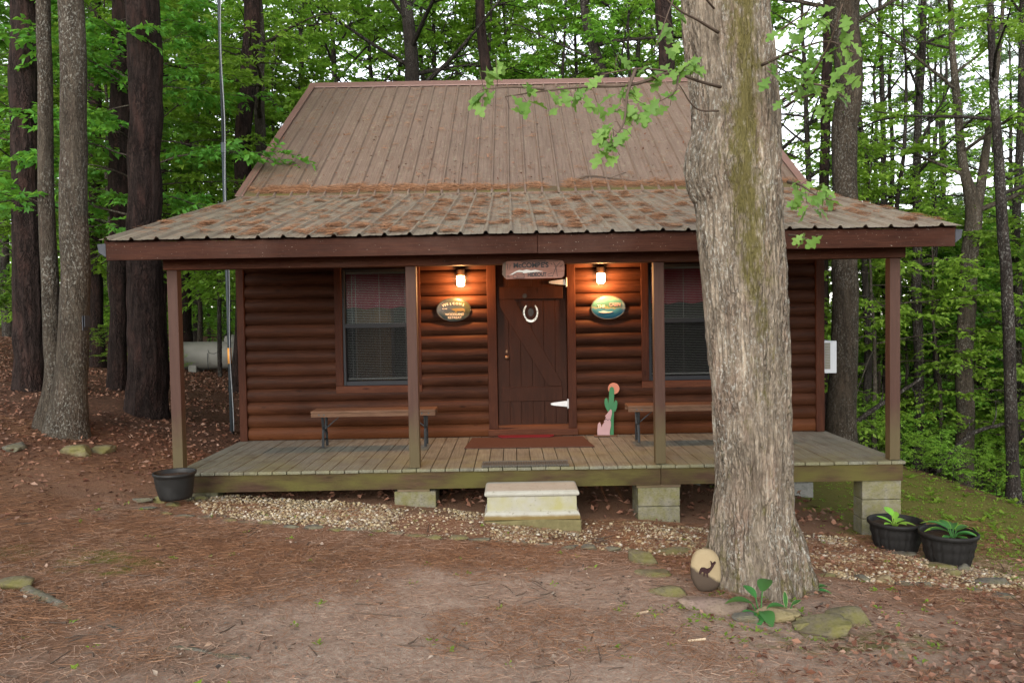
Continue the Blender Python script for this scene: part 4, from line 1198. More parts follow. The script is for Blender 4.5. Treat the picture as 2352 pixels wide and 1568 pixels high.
mb.build('gas_line', M['black_iron'], tank)

pp = at(531, 1005, 11.08); zg = hz1(-4.0, 11.08)
pole = empty('antenna_pole', (-4.0, 11.08, zg), 'tall thin galvanised antenna pole at the left end of the roof', 'pole')
MB().tube([(-4.0, 11.08, zg - .1), (-4.0, 11.08, 4.4)], .026, 12).build('lower_pipe', M['galvanised'], pole, True)
MB().tube([(-4.0, 11.08, 4.38), (-4.005, 11.08, 9.5)], .020, 12).build('upper_pipe', M['galvanised'], pole, True)
MB().tube([(-4.0, 11.08, 4.32), (-4.0, 11.08, 4.46)], .034, 12).build('coupling', M['galvanised'], pole)
z0 = at(527, 835, 11.04)[2]
MB().tube([(-4.0, 11.08, z0), (-4.0, 11.08, z0 + .22)], .0285, 12).build('tape', M['tape_orange'], pole, True)
wp = [(-3.97 + .012 * math.sin(z * 3), 11.045, z) for z in np.linspace(zg + .05, 6.5, 40)]
MB().tube(wp, .008, 5).build('cable', M['wire_grey'], pole, True)

ay, az_ = 10.7, 1.33
ac = empty('air_conditioner', (X1, ay, az_ - .22), 'white window air conditioner sticking out of the right cabin wall', 'air conditioner')
axr = at(1922, 821, ay)[0]
MB().box(X1 - .05, axr, ay, ay + .55, az_ - .22, az_ + .22).build('case', M['ac_white'], ac, bevel=.008)
m = MB()
ax0 = at(1894, 821, ay)[0]; ax1 = at(1907, 821, ay)[0]
m.box(ax0, ax1, ay - .004, ay - .001, az_ - .165, az_ + .20)
gr = m.build('side_grille', M['ac_grille'], ac)
m = MB()
for zz in np.arange(az_ - .15, az_ + .19, .022): m.box(ax0 + .004, ax1 - .004, ay - .009, ay - .0045, zz, zz + .009)
m.build('louvers', M['concrete_block'], gr)
m = MB().tube([(ax0 - .05, ay - .012, az_ - .05), (ax0 - .02, ay - .012, az_ - .13), (ax0 - .01, ay - .012, az_ - .22), (ax0 - .02, ay - .01, az_ - .5)], .007, 6)
m.build('power_cord', M['black_iron'], ac)

# ---------------------------------------------------------------- trees: helpers
def norm(a): return a / (np.linalg.norm(a, axis=-1, keepdims=True) + 1e-9)
def leaves(P, D, N, L, W):
    D = norm(D); S = norm(np.cross(D, N)); N = norm(np.cross(S, D))
    L = L[:, None]; W = W[:, None]
    a = P; m = P + D * L * .45
    l = m + S * W * .5 + N * W * .16; r = m - S * W * .5 + N * W * .16
    t = P + D * L - N * L * .12
    V = np.stack([a, l, t, r], 1).reshape(-1, 3)
    i = np.arange(len(P))[:, None] * 4
    F = np.concatenate([i + np.array([[0, 2, 1]]), i + np.array([[0, 3, 2]])], 1).reshape(-1, 3)
    return V, F
def sprays(g, O, D, L, n, size, flat=.45, droop=.3):
    k = len(O)
    D = norm(D)
    t = np.tile(np.linspace(.12, 1.0, n)[None], (k, 1)) + g.normal(0, .03, (k, n))
    side = np.tile(np.where(np.arange(n) % 2, 1.0, -1.0)[None], (k, 1))
    S = norm(np.cross(D, np.array([0, 0, 1.0])) + 1e-6)
    P = O[:, None] + D[:, None] * (L[:, None] * t)[..., None]
    P[..., 2] -= droop * L[:, None] * t ** 2 * .5
    LD = D[:, None] * .55 + S[:, None] * side[..., None] * (1 - .5 * t[..., None]) + g.normal(0, .28, (k, n, 3))
    LD[..., 2] -= .18
    N = np.array([0, 0, 1.0]) + g.normal(0, flat, (k, n, 3))
    sz = size * g.uniform(.65, 1.2, (k, n))
    return leaves(P.reshape(-1, 3), LD.reshape(-1, 3), N.reshape(-1, 3), sz.ravel(), sz.ravel() * .56)
def bursts(g, O, D, n, size):
    k = len(O)
    D = norm(D)
    LD = D[:, None] * .7 + g.normal(0, .7, (k, n, 3))
    P = O[:, None] + D[:, None] * g.uniform(0, .22, (k, n, 1))
    N = g.normal(0, 1, (k, n, 3))
    sz = size * g.uniform(.7, 1.2, (k, n)).ravel()
    return leaves(P.reshape(-1, 3), LD.reshape(-1, 3), N.reshape(-1, 3), sz, np.full(k * n, .022))
class Geo:
    def __init__(s): s.V, s.F, s.n = [], [], 0
    def add(s, V, F): s.V.append(V); s.F.append(F + s.n); s.n += len(V)
    def arr(s): return np.concatenate(s.V), np.concatenate(s.F)
def limb_path(g, o, az, el, L, k=6, sag=.25, wig=.08):
    d = np.array([math.cos(az) * math.cos(el), math.sin(az) * math.cos(el), math.sin(el)])
    P = [o]; c = o.copy()
    for i in range(k):
        d = norm(d + g.normal(0, wig, 3) + np.array([0, 0, -sag / k if el < .5 else sag / k * .3]))
        c = c + d * L / k; P.append(c)
    return np.array(P)
def grow(seed, H, r0, h0, nl, llen, elev, nsub, nspr, nleaf, size, kind='leaf', sag=.25, lean=.03, flat=.45, fork=0, sprayL=.45, trunk=None, seg=8):
    """returns (wood V,F quads) and (leaf V,F tris) for one tree standing at the origin"""
    g = np.random.default_rng(seed)
    wood, O, D, SL = Geo(), [], [], []
    if trunk is None:
        k = 12
        zs = np.linspace(-.2, H, k)
        w = np.cumsum(g.normal(0, lean, (k, 2)), 0) * H / 8; w -= w[0]
        tp = np.c_[w, zs]
        tr = r0 * np.clip(1 - .85 * (zs / H), .1, 1.2) * (1 + .35 * np.exp(-np.clip(zs, 0, 9) * 3))
        wood.add(*tube_arr(smooth_path(np.c_[tp, tr], 40)[:, :3], smooth_path(np.c_[tp, tr], 40)[:, 3], seg))
    else:
        tp, tr = trunk
    th = tp[:, 2]
    for i in range(nl):
        f = (i + g.uniform(0, .9)) / nl
        z = h0 + (H * .98 - h0) * f
        j = np.clip(np.searchsorted(th, z), 1, len(th) - 1)
        s = (z - th[j - 1]) / (th[j] - th[j - 1] + 1e-9)
        o = tp[j - 1] * (1 - s) + tp[j] * s; rr = (tr[j - 1] * (1 - s) + tr[j] * s)
        az = i * 2.4 + g.normal(0, .4)
        L = llen[0] * (1 - f) + llen[1] * f
        L *= g.uniform(.6, 1.2)
        el = elev[0] * (1 - f) + elev[1] * f + g.normal(0, .15)
        P = limb_path(g, o, az, el, L, 6, sag)
        lr = max(.008, min(rr * .5, .016 * L + .006))
        wood.add(*tube_arr(P, np.linspace(lr, lr * .25, len(P)), 5))
        for q in range(nsub):
            t = g.uniform(.25, 1.0) if q else 1.0
            jj = min(int(t * 6), 5); ss = t * 6 - jj
            c = P[jj] * (1 - ss) + P[jj + 1] * ss
            d = P[jj + 1] - P[jj]
            a2 = math.atan2(d[1], d[0]) + g.choice([-1, 1]) * g.uniform(.3, 1.1) * (1 if q else .2)
            l2 = L * g.uniform(.25, .5) * (1.15 - .5 * t)
            e2 = math.asin(np.clip(norm(d)[2], -1, 1)) * .6 + g.normal(0, .15)
            Q = limb_path(g, c, a2, e2, l2, 4, sag * .8)
            wood.add(*tube_arr(Q, np.linspace(lr * .4, .004, len(Q)), 4))
            for u in range(nspr):
                tt = (u + g.uniform(.3, 1)) / nspr
                m = min(int(tt * 4), 3); s3 = tt * 4 - m
                cc = Q[m] * (1 - s3) + Q[m + 1] * s3
                a3 = a2 + g.choice([-1, 1]) * g.uniform(.2, 1.2) * (u < nspr - 1)
                O.append(cc); D.append((math.cos(a3), math.sin(a3), g.normal(0, .18) + .3 * math.sin(e2))); SL.append(sprayL * g.uniform(.6, 1.2))
    O, D, SL = np.array(O), np.array(D), np.array(SL)
    lf = sprays(g, O, D, SL, nleaf, size, flat) if kind == 'leaf' else bursts(g, O, D, nleaf, size)
    return wood.arr(), lf
def tree_proto(name, label, cat, wood, lf, bark, leafm, group=None, loc=(0, 0, 0)):
    e = empty(name, loc, label, cat, group)
    t = link('trunk', mesh_from('trunk', wood[0], wood[1], M[bark], True), e)
    c = link('crown', mesh_from('crown', lf[0], lf[1], M[leafm]), e)
    return e
def copy_tree(e, loc, rz, s, label, group, leafm=None):
    c = e.copy(); COL.objects.link(c)
    c.location = [float(v) for v in loc]; c.rotation_euler = (0, 0, rz); c.scale = (s, s, s)
    c['label'] = label; c['group'] = group
    for ch in e.children:
        d = ch.copy(); COL.objects.link(d); d.parent = c
        if leafm and ch.name.startswith('crown'):
            pass
    return c

# ---------------------------------------------------------------- measured trunks
def meas_trunk(spec, Y, top, nseg=24, amp=.05, bigamp=.12, fk=7.0, fz=1.1, step=.07, flare=1.25, base_px=None):
    pts = []
    for px, w, py in sorted(spec, key=lambda q: -q[2]):
        p = at(px, py, Y); pts.append([p[0], p[1], p[2], w * Y / F_PX / 2])
    pts = np.array(pts)
    zg = hz1(pts[0, 0], Y)
    b = pts[0].copy()
    if pts[0, 2] > zg + .15:
        dx = (pts[0, 0] - pts[1, 0]) / (pts[0, 2] - pts[1, 2] + 1e-6) * (zg - pts[0, 2])
        b = np.array([pts[0, 0] + dx * .6, Y, zg, pts[0, 3] * 1.08]); pts = np.r_[[b], pts]
    lo = pts[0].copy(); lo[2] -= .25; lo[3] *= flare
    pts = np.r_[[lo], pts]
    if top > pts[-1, 2] + .5:
        d = (pts[-1] - pts[-2]) / (pts[-1, 2] - pts[-2, 2])
        for f in (.33, .66, 1.0):
            z = pts[-1, 2]; dz = (top - z) * (f if f < 1 else 1) * .5 if f < 1 else top - z
            q = pts[-1] + np.array([d[0] * .5, 0, 1, 0]) * dz; q[3] = pts[-1, 3] * (.85 if f < 1 else .45); pts = np.r_[pts, [q]]
    n = max(8, int((pts[-1, 2] - pts[0, 2]) / step))
    S = smooth_path(pts, n); S[:, 3] = np.maximum(S[:, 3], .015)
    if nseg < 200:
        zz_ = S[:, 2]; S[:, 0] += (fbm(np.c_[zz_ * .9, zz_ * 0 + pts[0, 0] * 3, zz_ * 0], 3) - .5) * .9 * S[:, 3]
    V, F = tube_arr(S[:, :3], S[:, 3], nseg)
    C = np.repeat(S[:, :3], nseg, 0); Rr = np.repeat(S[:, 3], nseg)
    U = norm(V - C)
    ph = np.c_[U[:, 0] * fk * np.sqrt(Rr / .2), U[:, 1] * fk * np.sqrt(Rr / .2), V[:, 2] * fz + pts[0, 0]]
    rg = np.abs(fbm(ph, 4) - .5) * 2
    big = fbm(np.c_[U[:, :2] * 1.2, V[:, 2] * .8 + pts[0, 0]], 3) - .5
    V = V + U * (Rr * (amp * (rg - .35) + bigamp * big))[:, None]
    return V, F, S
def add_meas(name, label, spec, Y, bark, top=16, crown=None, cmat='leaf_mid', group=None, **kw):
    V, F, S = meas_trunk(spec, Y, top, **kw)
    base = np.array([S[2, 0], Y, hz1(S[2, 0], Y)])
    e = empty(name, base, label, 'tree', group)
    G = Geo(); G.add(V, F)
    if crown:
        tp = S[:, :3] - base; tr = S[:, 3]
        wd, lf = grow(trunk=(tp, tr), H=top - base[2], r0=.1, **crown)
        G.add(wd[0] + base, wd[1])
    mk('trunk', *G.arr(), M[bark], e, True)
    if crown:
        link('crown', mesh_from('crown', lf[0], lf[1], M[cmat]), e)
    return e
PINE_C = dict(h0=9.0, nl=22, llen=(2.6, 1.0), elev=(.1, .6), nsub=4, nspr=3, nleaf=14, size=.2, kind='pine')
def PC(s, h0=9.0): return dict(PINE_C, seed=s, h0=h0)
def BC(s, h0=5.0, nl=22, size=.15, L=(3.2, 1.4), nleaf=12, elev=(.35, .8)):
    return dict(seed=s, h0=h0, nl=nl, llen=L, elev=elev, nsub=5, nspr=4, nleaf=nleaf, size=size)

add_meas('pine_tree', 'thick dark pine leftmost in the row, behind the grey twin trunks', [(56, 60, 0), (62, 64, 450), (70, 70, 750), (74, 78, 900)], 11.6, 'pine_bark', 17, PC(1), 'pine_needle_green', amp=.16, nseg=72, step=.04, fk=9, fz=.9)
add_meas('pine_tree', 'thickest dark pine with furrowed bark beside the left porch post', [(336, 74, 0), (334, 70, 400), (337, 80, 700), (340, 92, 880), (340, 102, 945)], 11.0, 'pine_bark', 17, PC(2), 'pine_needle_green', amp=.16, nseg=80, step=.04, fk=9, fz=.9)
add_meas('pine_tree', 'dark pine close behind the thickest pine, on its left', [(282, 42, 0), (275, 44, 500), (272, 48, 875)], 13.4, 'pine_bark', 18, PC(3), 'pine_needle_green', amp=.16, nseg=60, step=.05, fk=9, fz=.9)
add_meas('pine_tree', 'slim rough pine between the grey twin trunks and the dark pines', [(214, 27, 0), (217, 27, 400), (220, 30, 650), (224, 42, 828)], 18.0, 'pine_bark', 18, PC(4), 'pine_needle_green', amp=.09)
add_meas('pine_tree', 'thin straight pine seen just right of the thickest pine', [(376, 14, 0), (378, 16, 500), (382, 18, 850)], 21.0, 'pine_bark', 18, PC(5), 'pine_needle_green', amp=.08)
add_meas('pine_tree', 'dark pine standing behind the propane tank', [(424, 24, 0), (426, 25, 500), (430, 30, 800)], 23.0, 'pine_bark', 19, PC(6), 'pine_needle_green', amp=.09)
add_meas('leafy_tree', 'thin grey tree right beside the pine behind the propane tank', [(449, 11, 0), (450, 12, 450), (450, 16, 790)], 25.0, 'far_bark', 18, BC(7, 6.5), 'leaf_light', nseg=12)
add_meas('pine_tree', 'scaly barked pine behind the antenna pole, left of the roof', [(575, 36, 0), (565, 36, 250), (556, 36, 450), (549, 40, 890)], 16.0, 'pine_bark', 18, PC(8), 'pine_needle_green', amp=.18, nseg=60, step=.05, fk=9)
add_meas('leafy_tree', 'smooth grey tree touching the scaly pine, left of the roof', [(592, 24, 0), (596, 24, 200), (600, 25, 450), (600, 30, 850)], 16.6, 'grey_bark', 15, BC(9, 4.6, 22, .11, (3.4, 1.6), 12, (.05, .6)), 'leaf_mid', nseg=14)
add_meas('leafy_tree', 'slender bent tree between the pole and the tank pine', [(478, 7, 200), (486, 8, 420), (500, 9, 560), (505, 11, 800)], 19.0, 'far_bark', 10, BC(10, 3.0, 16, .10, (2.2, 1.0), 11, (.0, .5)), 'leaf_mid', nseg=8)
add_meas('pine_tree', 'brown pine rising behind the middle of the roof ridge', [(1095, 20, -40), (1105, 22, 60), (1118, 26, 180), (1135, 30, 600)], 20.0, 'pine_bark', 19, PC(11, 11.5), 'pine_needle_green', amp=.10)
add_meas('leafy_tree', 'dark curving tree behind the roof ridge, left of the big oak', [(1338, 18, -30), (1352, 20, 70), (1388, 26, 180), (1396, 30, 600)], 22.0, 'far_bark', 19, BC(12, 7.5, 24, .13, (3.6, 1.6)), 'leaf_mid', nseg=12)
add_meas('pine_tree', 'dark pine half hidden by the left edge of the big oak', [(1527, 36, -20), (1532, 36, 150), (1540, 38, 600)], 18.0, 'pine_bark', 19, PC(13, 11), 'pine_needle_green', amp=.1)
add_meas('leafy_tree', 'forked oak with spreading dark limbs behind the left half of the ridge', [(925, 26, -20), (936, 28, 60), (945, 34, 190), (950, 42, 600)], 21.0, 'far_bark', 17, BC(14, 6.8, 26, .13, (5.0, 2.0), 11, (.55, .9)), 'leaf_light', nseg=12)
add_meas('pine_tree', 'dark straight pine between the big oak and the large dark trunk', [(1903, 24, -20), (1898, 22, 150), (1893, 22, 420), (1890, 26, 900)], 17.5, 'pine_bark', 18, PC(15, 10.5), 'pine_needle_green', amp=.09)
add_meas('leafy_tree', 'large dark trunk behind the right end of the porch', [(1945, 62, -20), (1945, 58, 200), (1940, 55, 430), (1937, 58, 700), (1934, 64, 900), (1930, 74, 1012)], 12.5, 'brown_bark', 16, BC(16, 6.5, 22, .12, (3.5, 1.6)), 'leaf_mid', amp=.09)
add_meas('leafy_tree', 'thin upright tree right of the large dark trunk', [(2022, 9, 60), (2028, 12, 300), (2032, 14, 600), (2036, 17, 1000)], 19.0, 'far_bark', 15, BC(17, 4.5, 15, .11, (2.6, 1.2)), 'leaf_light', nseg=10)
add_meas('leafy_tree', 'slim tree with a high fork right of the last porch post', [(2120, 14, 60), (2112, 16, 250), (2106, 18, 430), (2107, 21, 640), (2110, 24, 1060)], 16.0, 'far_bark', 14, BC(18, 4.2, 13, .11, (2.6, 1.2)), 'leaf_light', nseg=12)
add_meas('leafy_tree', 'dark leaning tree nearest the right edge of the photo', [(2272, 14, -20), (2284, 17, 200), (2300, 22, 430), (2312, 25, 700), (2320, 27, 950), (2326, 34, 1130)], 12.0, 'far_bark', 13, BC(19, 4.4, 11, .11, (2.6, 1.2)), 'leaf_light', nseg=14)
add_meas('leafy_tree', 'dark narrow tree at the right border behind the leaning one', [(2348, 14, 60), (2344, 16, 300), (2336, 18, 520), (2338, 20, 820), (2342, 24, 1100)], 16.0, 'far_bark', 15, BC(20, 5.2, 11, .11, (2.6, 1.2)), 'leaf_mid', nseg=12)

# forked tree on the right
Yt = 15.0
V1, F1, S1 = meas_trunk([(2188, 14, 120), (2200, 18, 250), (2216, 22, 400), (2236, 34, 480), (2226, 36, 620), (2217, 38, 800), (2212, 44, 1090)], Yt, 12, nseg=16)
V2, F2, S2 = meas_trunk([(2300, 9, 60), (2285, 13, 200), (2266, 17, 340), (2244, 24, 470), (2236, 26, 500), (2232, 20, 540)], Yt + .02, 11, nseg=12)
keep = np.nonzero(np.repeat(S2[:, 2] > at(2236, 530, Yt)[2], 12))[0]
m0 = keep.min() // 12
F2 = F2[(F2.min(1) >= m0 * 12)]
base = np.array([S1[2, 0], Yt, hz1(S1[2, 0], Yt)])
e = empty('leafy_tree', base, 'grey tree forking into a wide Y above the right eave', 'tree')
g_ = Geo(); g_.add(V1, F1); g_.add(V2, F2)
wd, lf = grow(trunk=(S1[:, :3] - base, S1[:, 3]), H=12 - base[2], r0=.1, **BC(33, 5.2, 15, .11, (2.8, 1.3)))
g_.add(wd[0] + base, wd[1]); mk('trunk', *g_.arr(), M['grey_bark'], e, True)
link('crown', mesh_from('crown', lf[0], lf[1], M['leaf_light']), e)

# grey twin trunk on the left
Yt = 9.2
V1, F1, S1 = meas_trunk([(158, 54, -20), (168, 55, 300), (172, 62, 600), (168, 66, 780), (158, 80, 920), (150, 104, 995)], Yt, 15, nseg=28, amp=.045, fk=9)
V2, F2, S2 = meas_trunk([(100, 30, -20), (104, 32, 300), (108, 36, 560), (120, 40, 780), (126, 48, 900), (122, 84, 985)], Yt + .12, 15, nseg=22, amp=.045, fk=9)
base = np.array([S1[2, 0], Yt, hz1(S1[2, 0], Yt)])
e = empty('twin_trunk_tree', base, 'grey twin trunk tree with two stems joined at the base, left foreground', 'tree')
mk('trunk', V1, F1, M['grey_bark'], e, True, None)
mk('trunk', V2, F2, M['grey_bark'], e, True, None)
wd, lf = grow(trunk=(S1[:, :3] - base, S1[:, 3]), H=15 - base[2], r0=.1, **BC(34, 5.5, 18, .12, (3.2, 1.4)))
link('limbs', mesh_from('limbs', wd[0], wd[1], M['grey_bark'], True), e)
link('crown', mesh_from('crown', lf[0], lf[1], M['leaf_dark']), e)
bp = at(198, 742, Yt - .16)
bk = MB().box(bp[0] - .022, bp[0] - .012, bp[1] - .05, bp[1] + .06, bp[2] - .085, bp[2] + .085).box(bp[0] + .004, bp[0] + .012, bp[1] - .05, bp[1] + .06, bp[2] - .045, bp[2] + .085).box(bp[0] - .012, bp[0] + .004, bp[1] + .01, bp[1] + .06, bp[2] - .02, bp[2] + .02).build('metal_bracket', M['flashing'], None, False, bp, .003)
tag(bk, 'small shiny metal bracket fixed to the grey twin trunk', 'bracket')

# ---------------------------------------------------------------- front oak
OY = 5.75
spec = [(1662, 216, -60), (1668, 216, 60), (1684, 212, 200), (1689, 216, 310), (1682, 236, 395), (1695, 216, 450), (1699, 212, 530), (1710, 208, 650), (1716, 202, 760), (1724, 192, 900), (1729, 190, 1020), (1730, 192, 1110), (1727, 208, 1190), (1733, 236, 1260), (1737, 256, 1320), (1740, 282, 1362)]
spec = [(a, w * (.90 if c < 1200 else .95), c) for a, w, c in spec]
V, F, S = meas_trunk(spec, OY, 9.5, nseg=260, amp=0, step=.012, bigamp=.02)
C = np.repeat(S[:, :3], 260, 0); Rr = np.repeat(S[:, 3], 260)
U = norm(V - C)
th = np.arctan2(U[:, 1], U[:, 0])
zz = V[:, 2]
q = np.c_[np.cos(th) * 3.2, np.sin(th) * 3.2, zz * .75]
wx = fbm(q * 1.3 + 5, 3) - .5
rid = 1 - np.abs(fbm(np.c_[np.cos(th) * 7 + wx * 2.5, np.sin(th) * 7 + wx * 2.5, zz * 1.1], 4) - .5) * 4.2
fin = fbm(np.c_[np.cos(th) * 30, np.sin(th) * 30, zz * 9], 4) - .5
flk = vnoise(np.c_[np.cos(th) * 16, np.sin(th) * 16, zz * 3.5])
low = fbm(np.c_[np.cos(th) * 1.5, np.sin(th) * 1.5, zz * .9], 3) - .5
roots = np.exp(-np.clip(zz - S[2, 2], 0, 9) * 3.0) * .10 * np.cos(th * 5 + 1.2)
V = V + U * (-.022 + .022 * np.clip(rid, -.8, 1) + .018 * fin + .010 * (flk > .55) + .02 * low + roots)[:, None]
base = np.array([S[2, 0], OY, hz1(S[2, 0], OY)])
oak = empty('oak_tree', base, 'big rough barked oak with mossy lichen covered trunk in front of the porch', 'tree')
tk = mk('trunk', V, F, M['oak_bark'], oak, True)
front = np.clip(-np.sin(th), 0, 1)
cx = th + math.pi / 2                         # 0 = towards the camera
stripe = np.exp(-((cx - (.05 + .10 * np.sin(zz * 1.7))) / .42) ** 2) * np.clip((zz - 1.0) / 1.6, 0, 1)
foot = np.exp(-np.clip(zz - S[2, 2], 0, 9) * 1.8) * (.45 + .4 * (np.abs(cx) > .6))
mo = np.clip(stripe * .80 + foot * .95 + .12, 0, 1)
vcol(tk.data, 'moss', np.c_[mo, mo, mo])

# lobed leaves and twigs of the front oak
def lobed():
    h = [(0, 0), (.03, .10), (.12, .20), (.10, .30), (.26, .36), (.33, .46), (.20, .50), (.18, .56), (.34, .66), (.40, .78), (.26, .78), (.16, .82), (.18, .92), (.05, 1.0)]
    return h
LB = lobed()
def oak_leaf(g, p, d, nrm, L, acc):
    d = norm(d); s = norm(np.cross(d, nrm)); n = np.cross(s, d)
    mid = [p + d * L * y - n * L * .20 * y * y for _, y in LB]
    V = []
    for sg in (1, -1):
        for (x, y), m in zip(LB, mid):
            V.append(m + s * sg * x * L * .80 + n * L * (.22 * x - .05 * math.sin(y * 9) * x))
    k = len(LB)
    V += mid
    F = []
    for a in (0, k):
        for i in range(k - 1):
            f = (a + i, a + i + 1, 2 * k + i + 1, 2 * k + i)
            F.append(f if a else f[::-1])
    acc.add(V, F)
g = np.random.default_rng(11)
LF = MB(); TW = MB()
def trunk_pt(px, py, Y=OY - .30): return at(px, py, Y)
def twig(pts, r=.006):
    P = np.array([at(px, py, Y) for px, py, Y in pts])
    P = smooth_path(P, 14)
    TW.tube(P, np.linspace(r, r * .3, 14), 5)
    return P
left_twigs = [
 [(1655, 200, 5.42), (1600, 185, 5.1), (1540, 165, 4.85), (1460, 158, 4.7), (1380, 172, 4.6)],
 [(1540, 165, 4.85), (1450, 195, 4.7), (1340, 200, 4.6), (1240, 210, 4.55), (1160, 222, 4.5)],
 [(1460, 158, 4.7), (1440, 220, 4.6), (1430, 290, 4.55), (1400, 330, 4.5)],
 [(1250, 205, 4.55), (1180, 200, 4.5), (1110, 205, 4.5)],
 [(1650, 75, 5.42), (1600, 45, 5.2), (1555, 20, 5.0), (1500, -30, 4.9)],
 [(1560, 170, 4.9), (1545, 215, 4.8), (1500, 240, 4.75)],
 [(1640, 20, 5.4), (1580, -40, 5.0), (1500, 120, 4.6)],
 [(1760, 90, 5.42), (1850, 30, 5.1), (1920, -20, 4.9)],
 [(1750, 150, 5.45), (1830, 115, 5.1), (1900, 95, 4.9), (1960, 120, 4.7)],
 [(1790, 235, 5.5), (1850, 190, 5.1), (1905, 100, 4.8), (1935, 10, 4.6)],
 [(1850, 190, 5.1), (1900, 200, 4.9), (1945, 225, 4.7)],
 [(1805, 245, 5.5), (1840, 225, 5.2), (1900, 215, 5.0), (1930, 235, 4.9)],
 [(1810, 418, 5.5), (1840, 425, 5.2), (1880, 450, 5.0), (1910, 460, 4.9)],
 [(1812, 540, 5.5), (1835, 542, 5.3), (1860, 550, 5.2)],
 [(1650, 255, 5.45), (1600, 250, 5.3), (1560, 195, 5.1)]]
for tw in left_twigs: twig(tw, .012 if len(tw) > 3 else .008)
lv = [(1105, 222, 4.5), (1092, 230, 4.5), (1125, 214, 4.5), (1185, 238, 4.5), (1205, 212, 4.5), (1212, 236, 4.5), (1258, 243, 4.5), (1270, 218, 4.5), (1300, 207, 4.6), (1318, 232, 4.6), (1335, 215, 4.6), (1352, 225, 4.6), (1372, 248, 4.6), (1395, 228, 4.6), (1410, 252, 4.6), (1440, 196, 4.7), (1452, 214, 4.7), (1445, 252, 4.6), (1480, 160, 4.7), (1518, 192, 4.8), (1528, 232, 4.8), (1548, 215, 4.8), (1505, 245, 4.75), (1570, 152, 4.9), (1600, 165, 5.0), (1470, 268, 4.6), (1400, 302, 4.5), (1425, 318, 4.5), (1385, 332, 4.5), (1372, 350, 4.5), (1408, 348, 4.5), (1380, 308, 4.5), (1432, 300, 4.55), (1395, 320, 4.5), (1412, 335, 4.5), (1112, 166, 4.5), (1150, 155, 4.5), (1420, 150, 4.65), (1560, 45, 5.1), (1530, 78, 4.8), (1545, 110, 4.8), (1590, 150, 5.0), (1610, 142, 5.0), (1575, 30, 5.1), (1510, 60, 4.8), (1460, 240, 4.6), (1430, 262, 4.6), (1495, 185, 4.75), (1535, 165, 4.85), (1360, 180, 4.6),
      (1800, 65, 5.2), (1832, 78, 5.1), (1870, 52, 5.0), (1802, 130, 5.2), (1770, 168, 5.3), (1758, 182, 5.3), (1830, 162, 5.1), (1880, 104, 4.9), (1900, 62, 4.8), (1932, 82, 4.7), (1940, 42, 4.7), (1852, 112, 5.0), (1922, 142, 4.8), (1962, 112, 4.7), (1900, 182, 4.9), (1932, 202, 4.8), (1872, 232, 5.1), (1890, 256, 5.0), (1942, 232, 4.8), (1860, 202, 5.1), (1838, 190, 5.1), (1790, 238, 5.3), (1842, 214, 5.2), (1952, 182, 4.7), (1815, 92, 5.1), (1860, 140, 5.0), (1910, 120, 4.85), (1880, 165, 5.0), (1950, 150, 4.7), (1845, 50, 5.1), (1905, 30, 4.8), (1920, 220, 4.9), (1880, 205, 5.0), (1815, 220, 5.25), (1780, 150, 5.3),
      (1830, 422, 5.3), (1852, 432, 5.2), (1890, 442, 5.0), (1872, 462, 5.1), (1912, 456, 4.9), (1850, 478, 5.2), (1822, 472, 5.3), (1878, 490, 5.1), (1838, 545, 5.3), (1862, 552, 5.2), (1840, 450, 5.25), (1900, 470, 5.0)]
ALLT = np.array(TW.V)
for px, py, Y in lv:
    p = at(px, py, Y)
    for rep in range(1 + (g.uniform() < .75)):
        az = g.uniform(0, 2 * math.pi)
        d = np.array([math.cos(az), .35 * math.sin(az), -g.uniform(.1, 1.1)])
        nrm = np.array([g.normal(0, .6), -.75 + g.normal(0, .5), .85])
        b0 = p - norm(d) * .05 + g.normal(0, .02, 3)
        j0 = np.argmin(((ALLT - b0) ** 2).sum(1)); q0 = ALLT[j0]
        if rep == 0 and np.linalg.norm(q0 - b0) < .45:
            TW.tube(np.array([q0, (q0 + b0) / 2 + np.array([0, 0, .015]), b0]), .0018, 3)
        oak_leaf(g, b0, d, nrm, g.uniform(.085, .145), LF)
LF.build('foliage', M['oak_leaf'], oak, True)
TW.build('twigs', M['dead_twig'], oak, True)
wd, lf = grow(trunk=(S[:, :3] - base, S[:, 3]), H=9.5 - base[2], **dict(BC(40, 6.6, 10, .14, (4.2, 2.6), 9, (.3, .7))), r0=.2)
link('limbs', mesh_from('limbs', wd[0], wd[1], M['grey_bark'], True), oak)
link('crown', mesh_from('crown', lf[0], lf[1], M['oak_leaf']), oak)

# ---------------------------------------------------------------- wood all around (copies of a few kinds)
protos = {}
def P_under(seed, leafm):
    wd, lf = grow(seed, 6.2, .055, .8, 28, (2.3, .9), (.12, .7), 6, 4, 13, .112, sag=.35, lean=.05)
    return wd, lf, leafm
def P_canopy(seed, leafm, h0=6.0, H=17):
    wd, lf = grow(seed, H, .17, h0, 30, (4.4, 1.8), (.2, .9), 6, 4, 12, .18, lean=.03)
    return wd, lf, leafm
def P_pine(seed):
    wd, lf = grow(seed, 19, .17, 7.5, 30, (2.8, .9), (.05, .6), 5, 3, 16, .24, kind='pine')
    return wd, lf, 'pine_needle_green'
def P_shrub(seed, leafm):
    wd, lf = grow(seed, 1.5, .014, .15, 16, (.8, .4), (.4, 1.0), 4, 3, 9, .075, sag=.2, lean=.08, sprayL=.28)
    return wd, lf, leafm
def P_high(seed, leafm):
    wd, lf = grow(seed, 7.0, .06, 2.5, 26, (2.4, .9), (.0, .7), 6, 4, 12, .125, sag=.3, lean=.04)
    return wd, lf, leafm
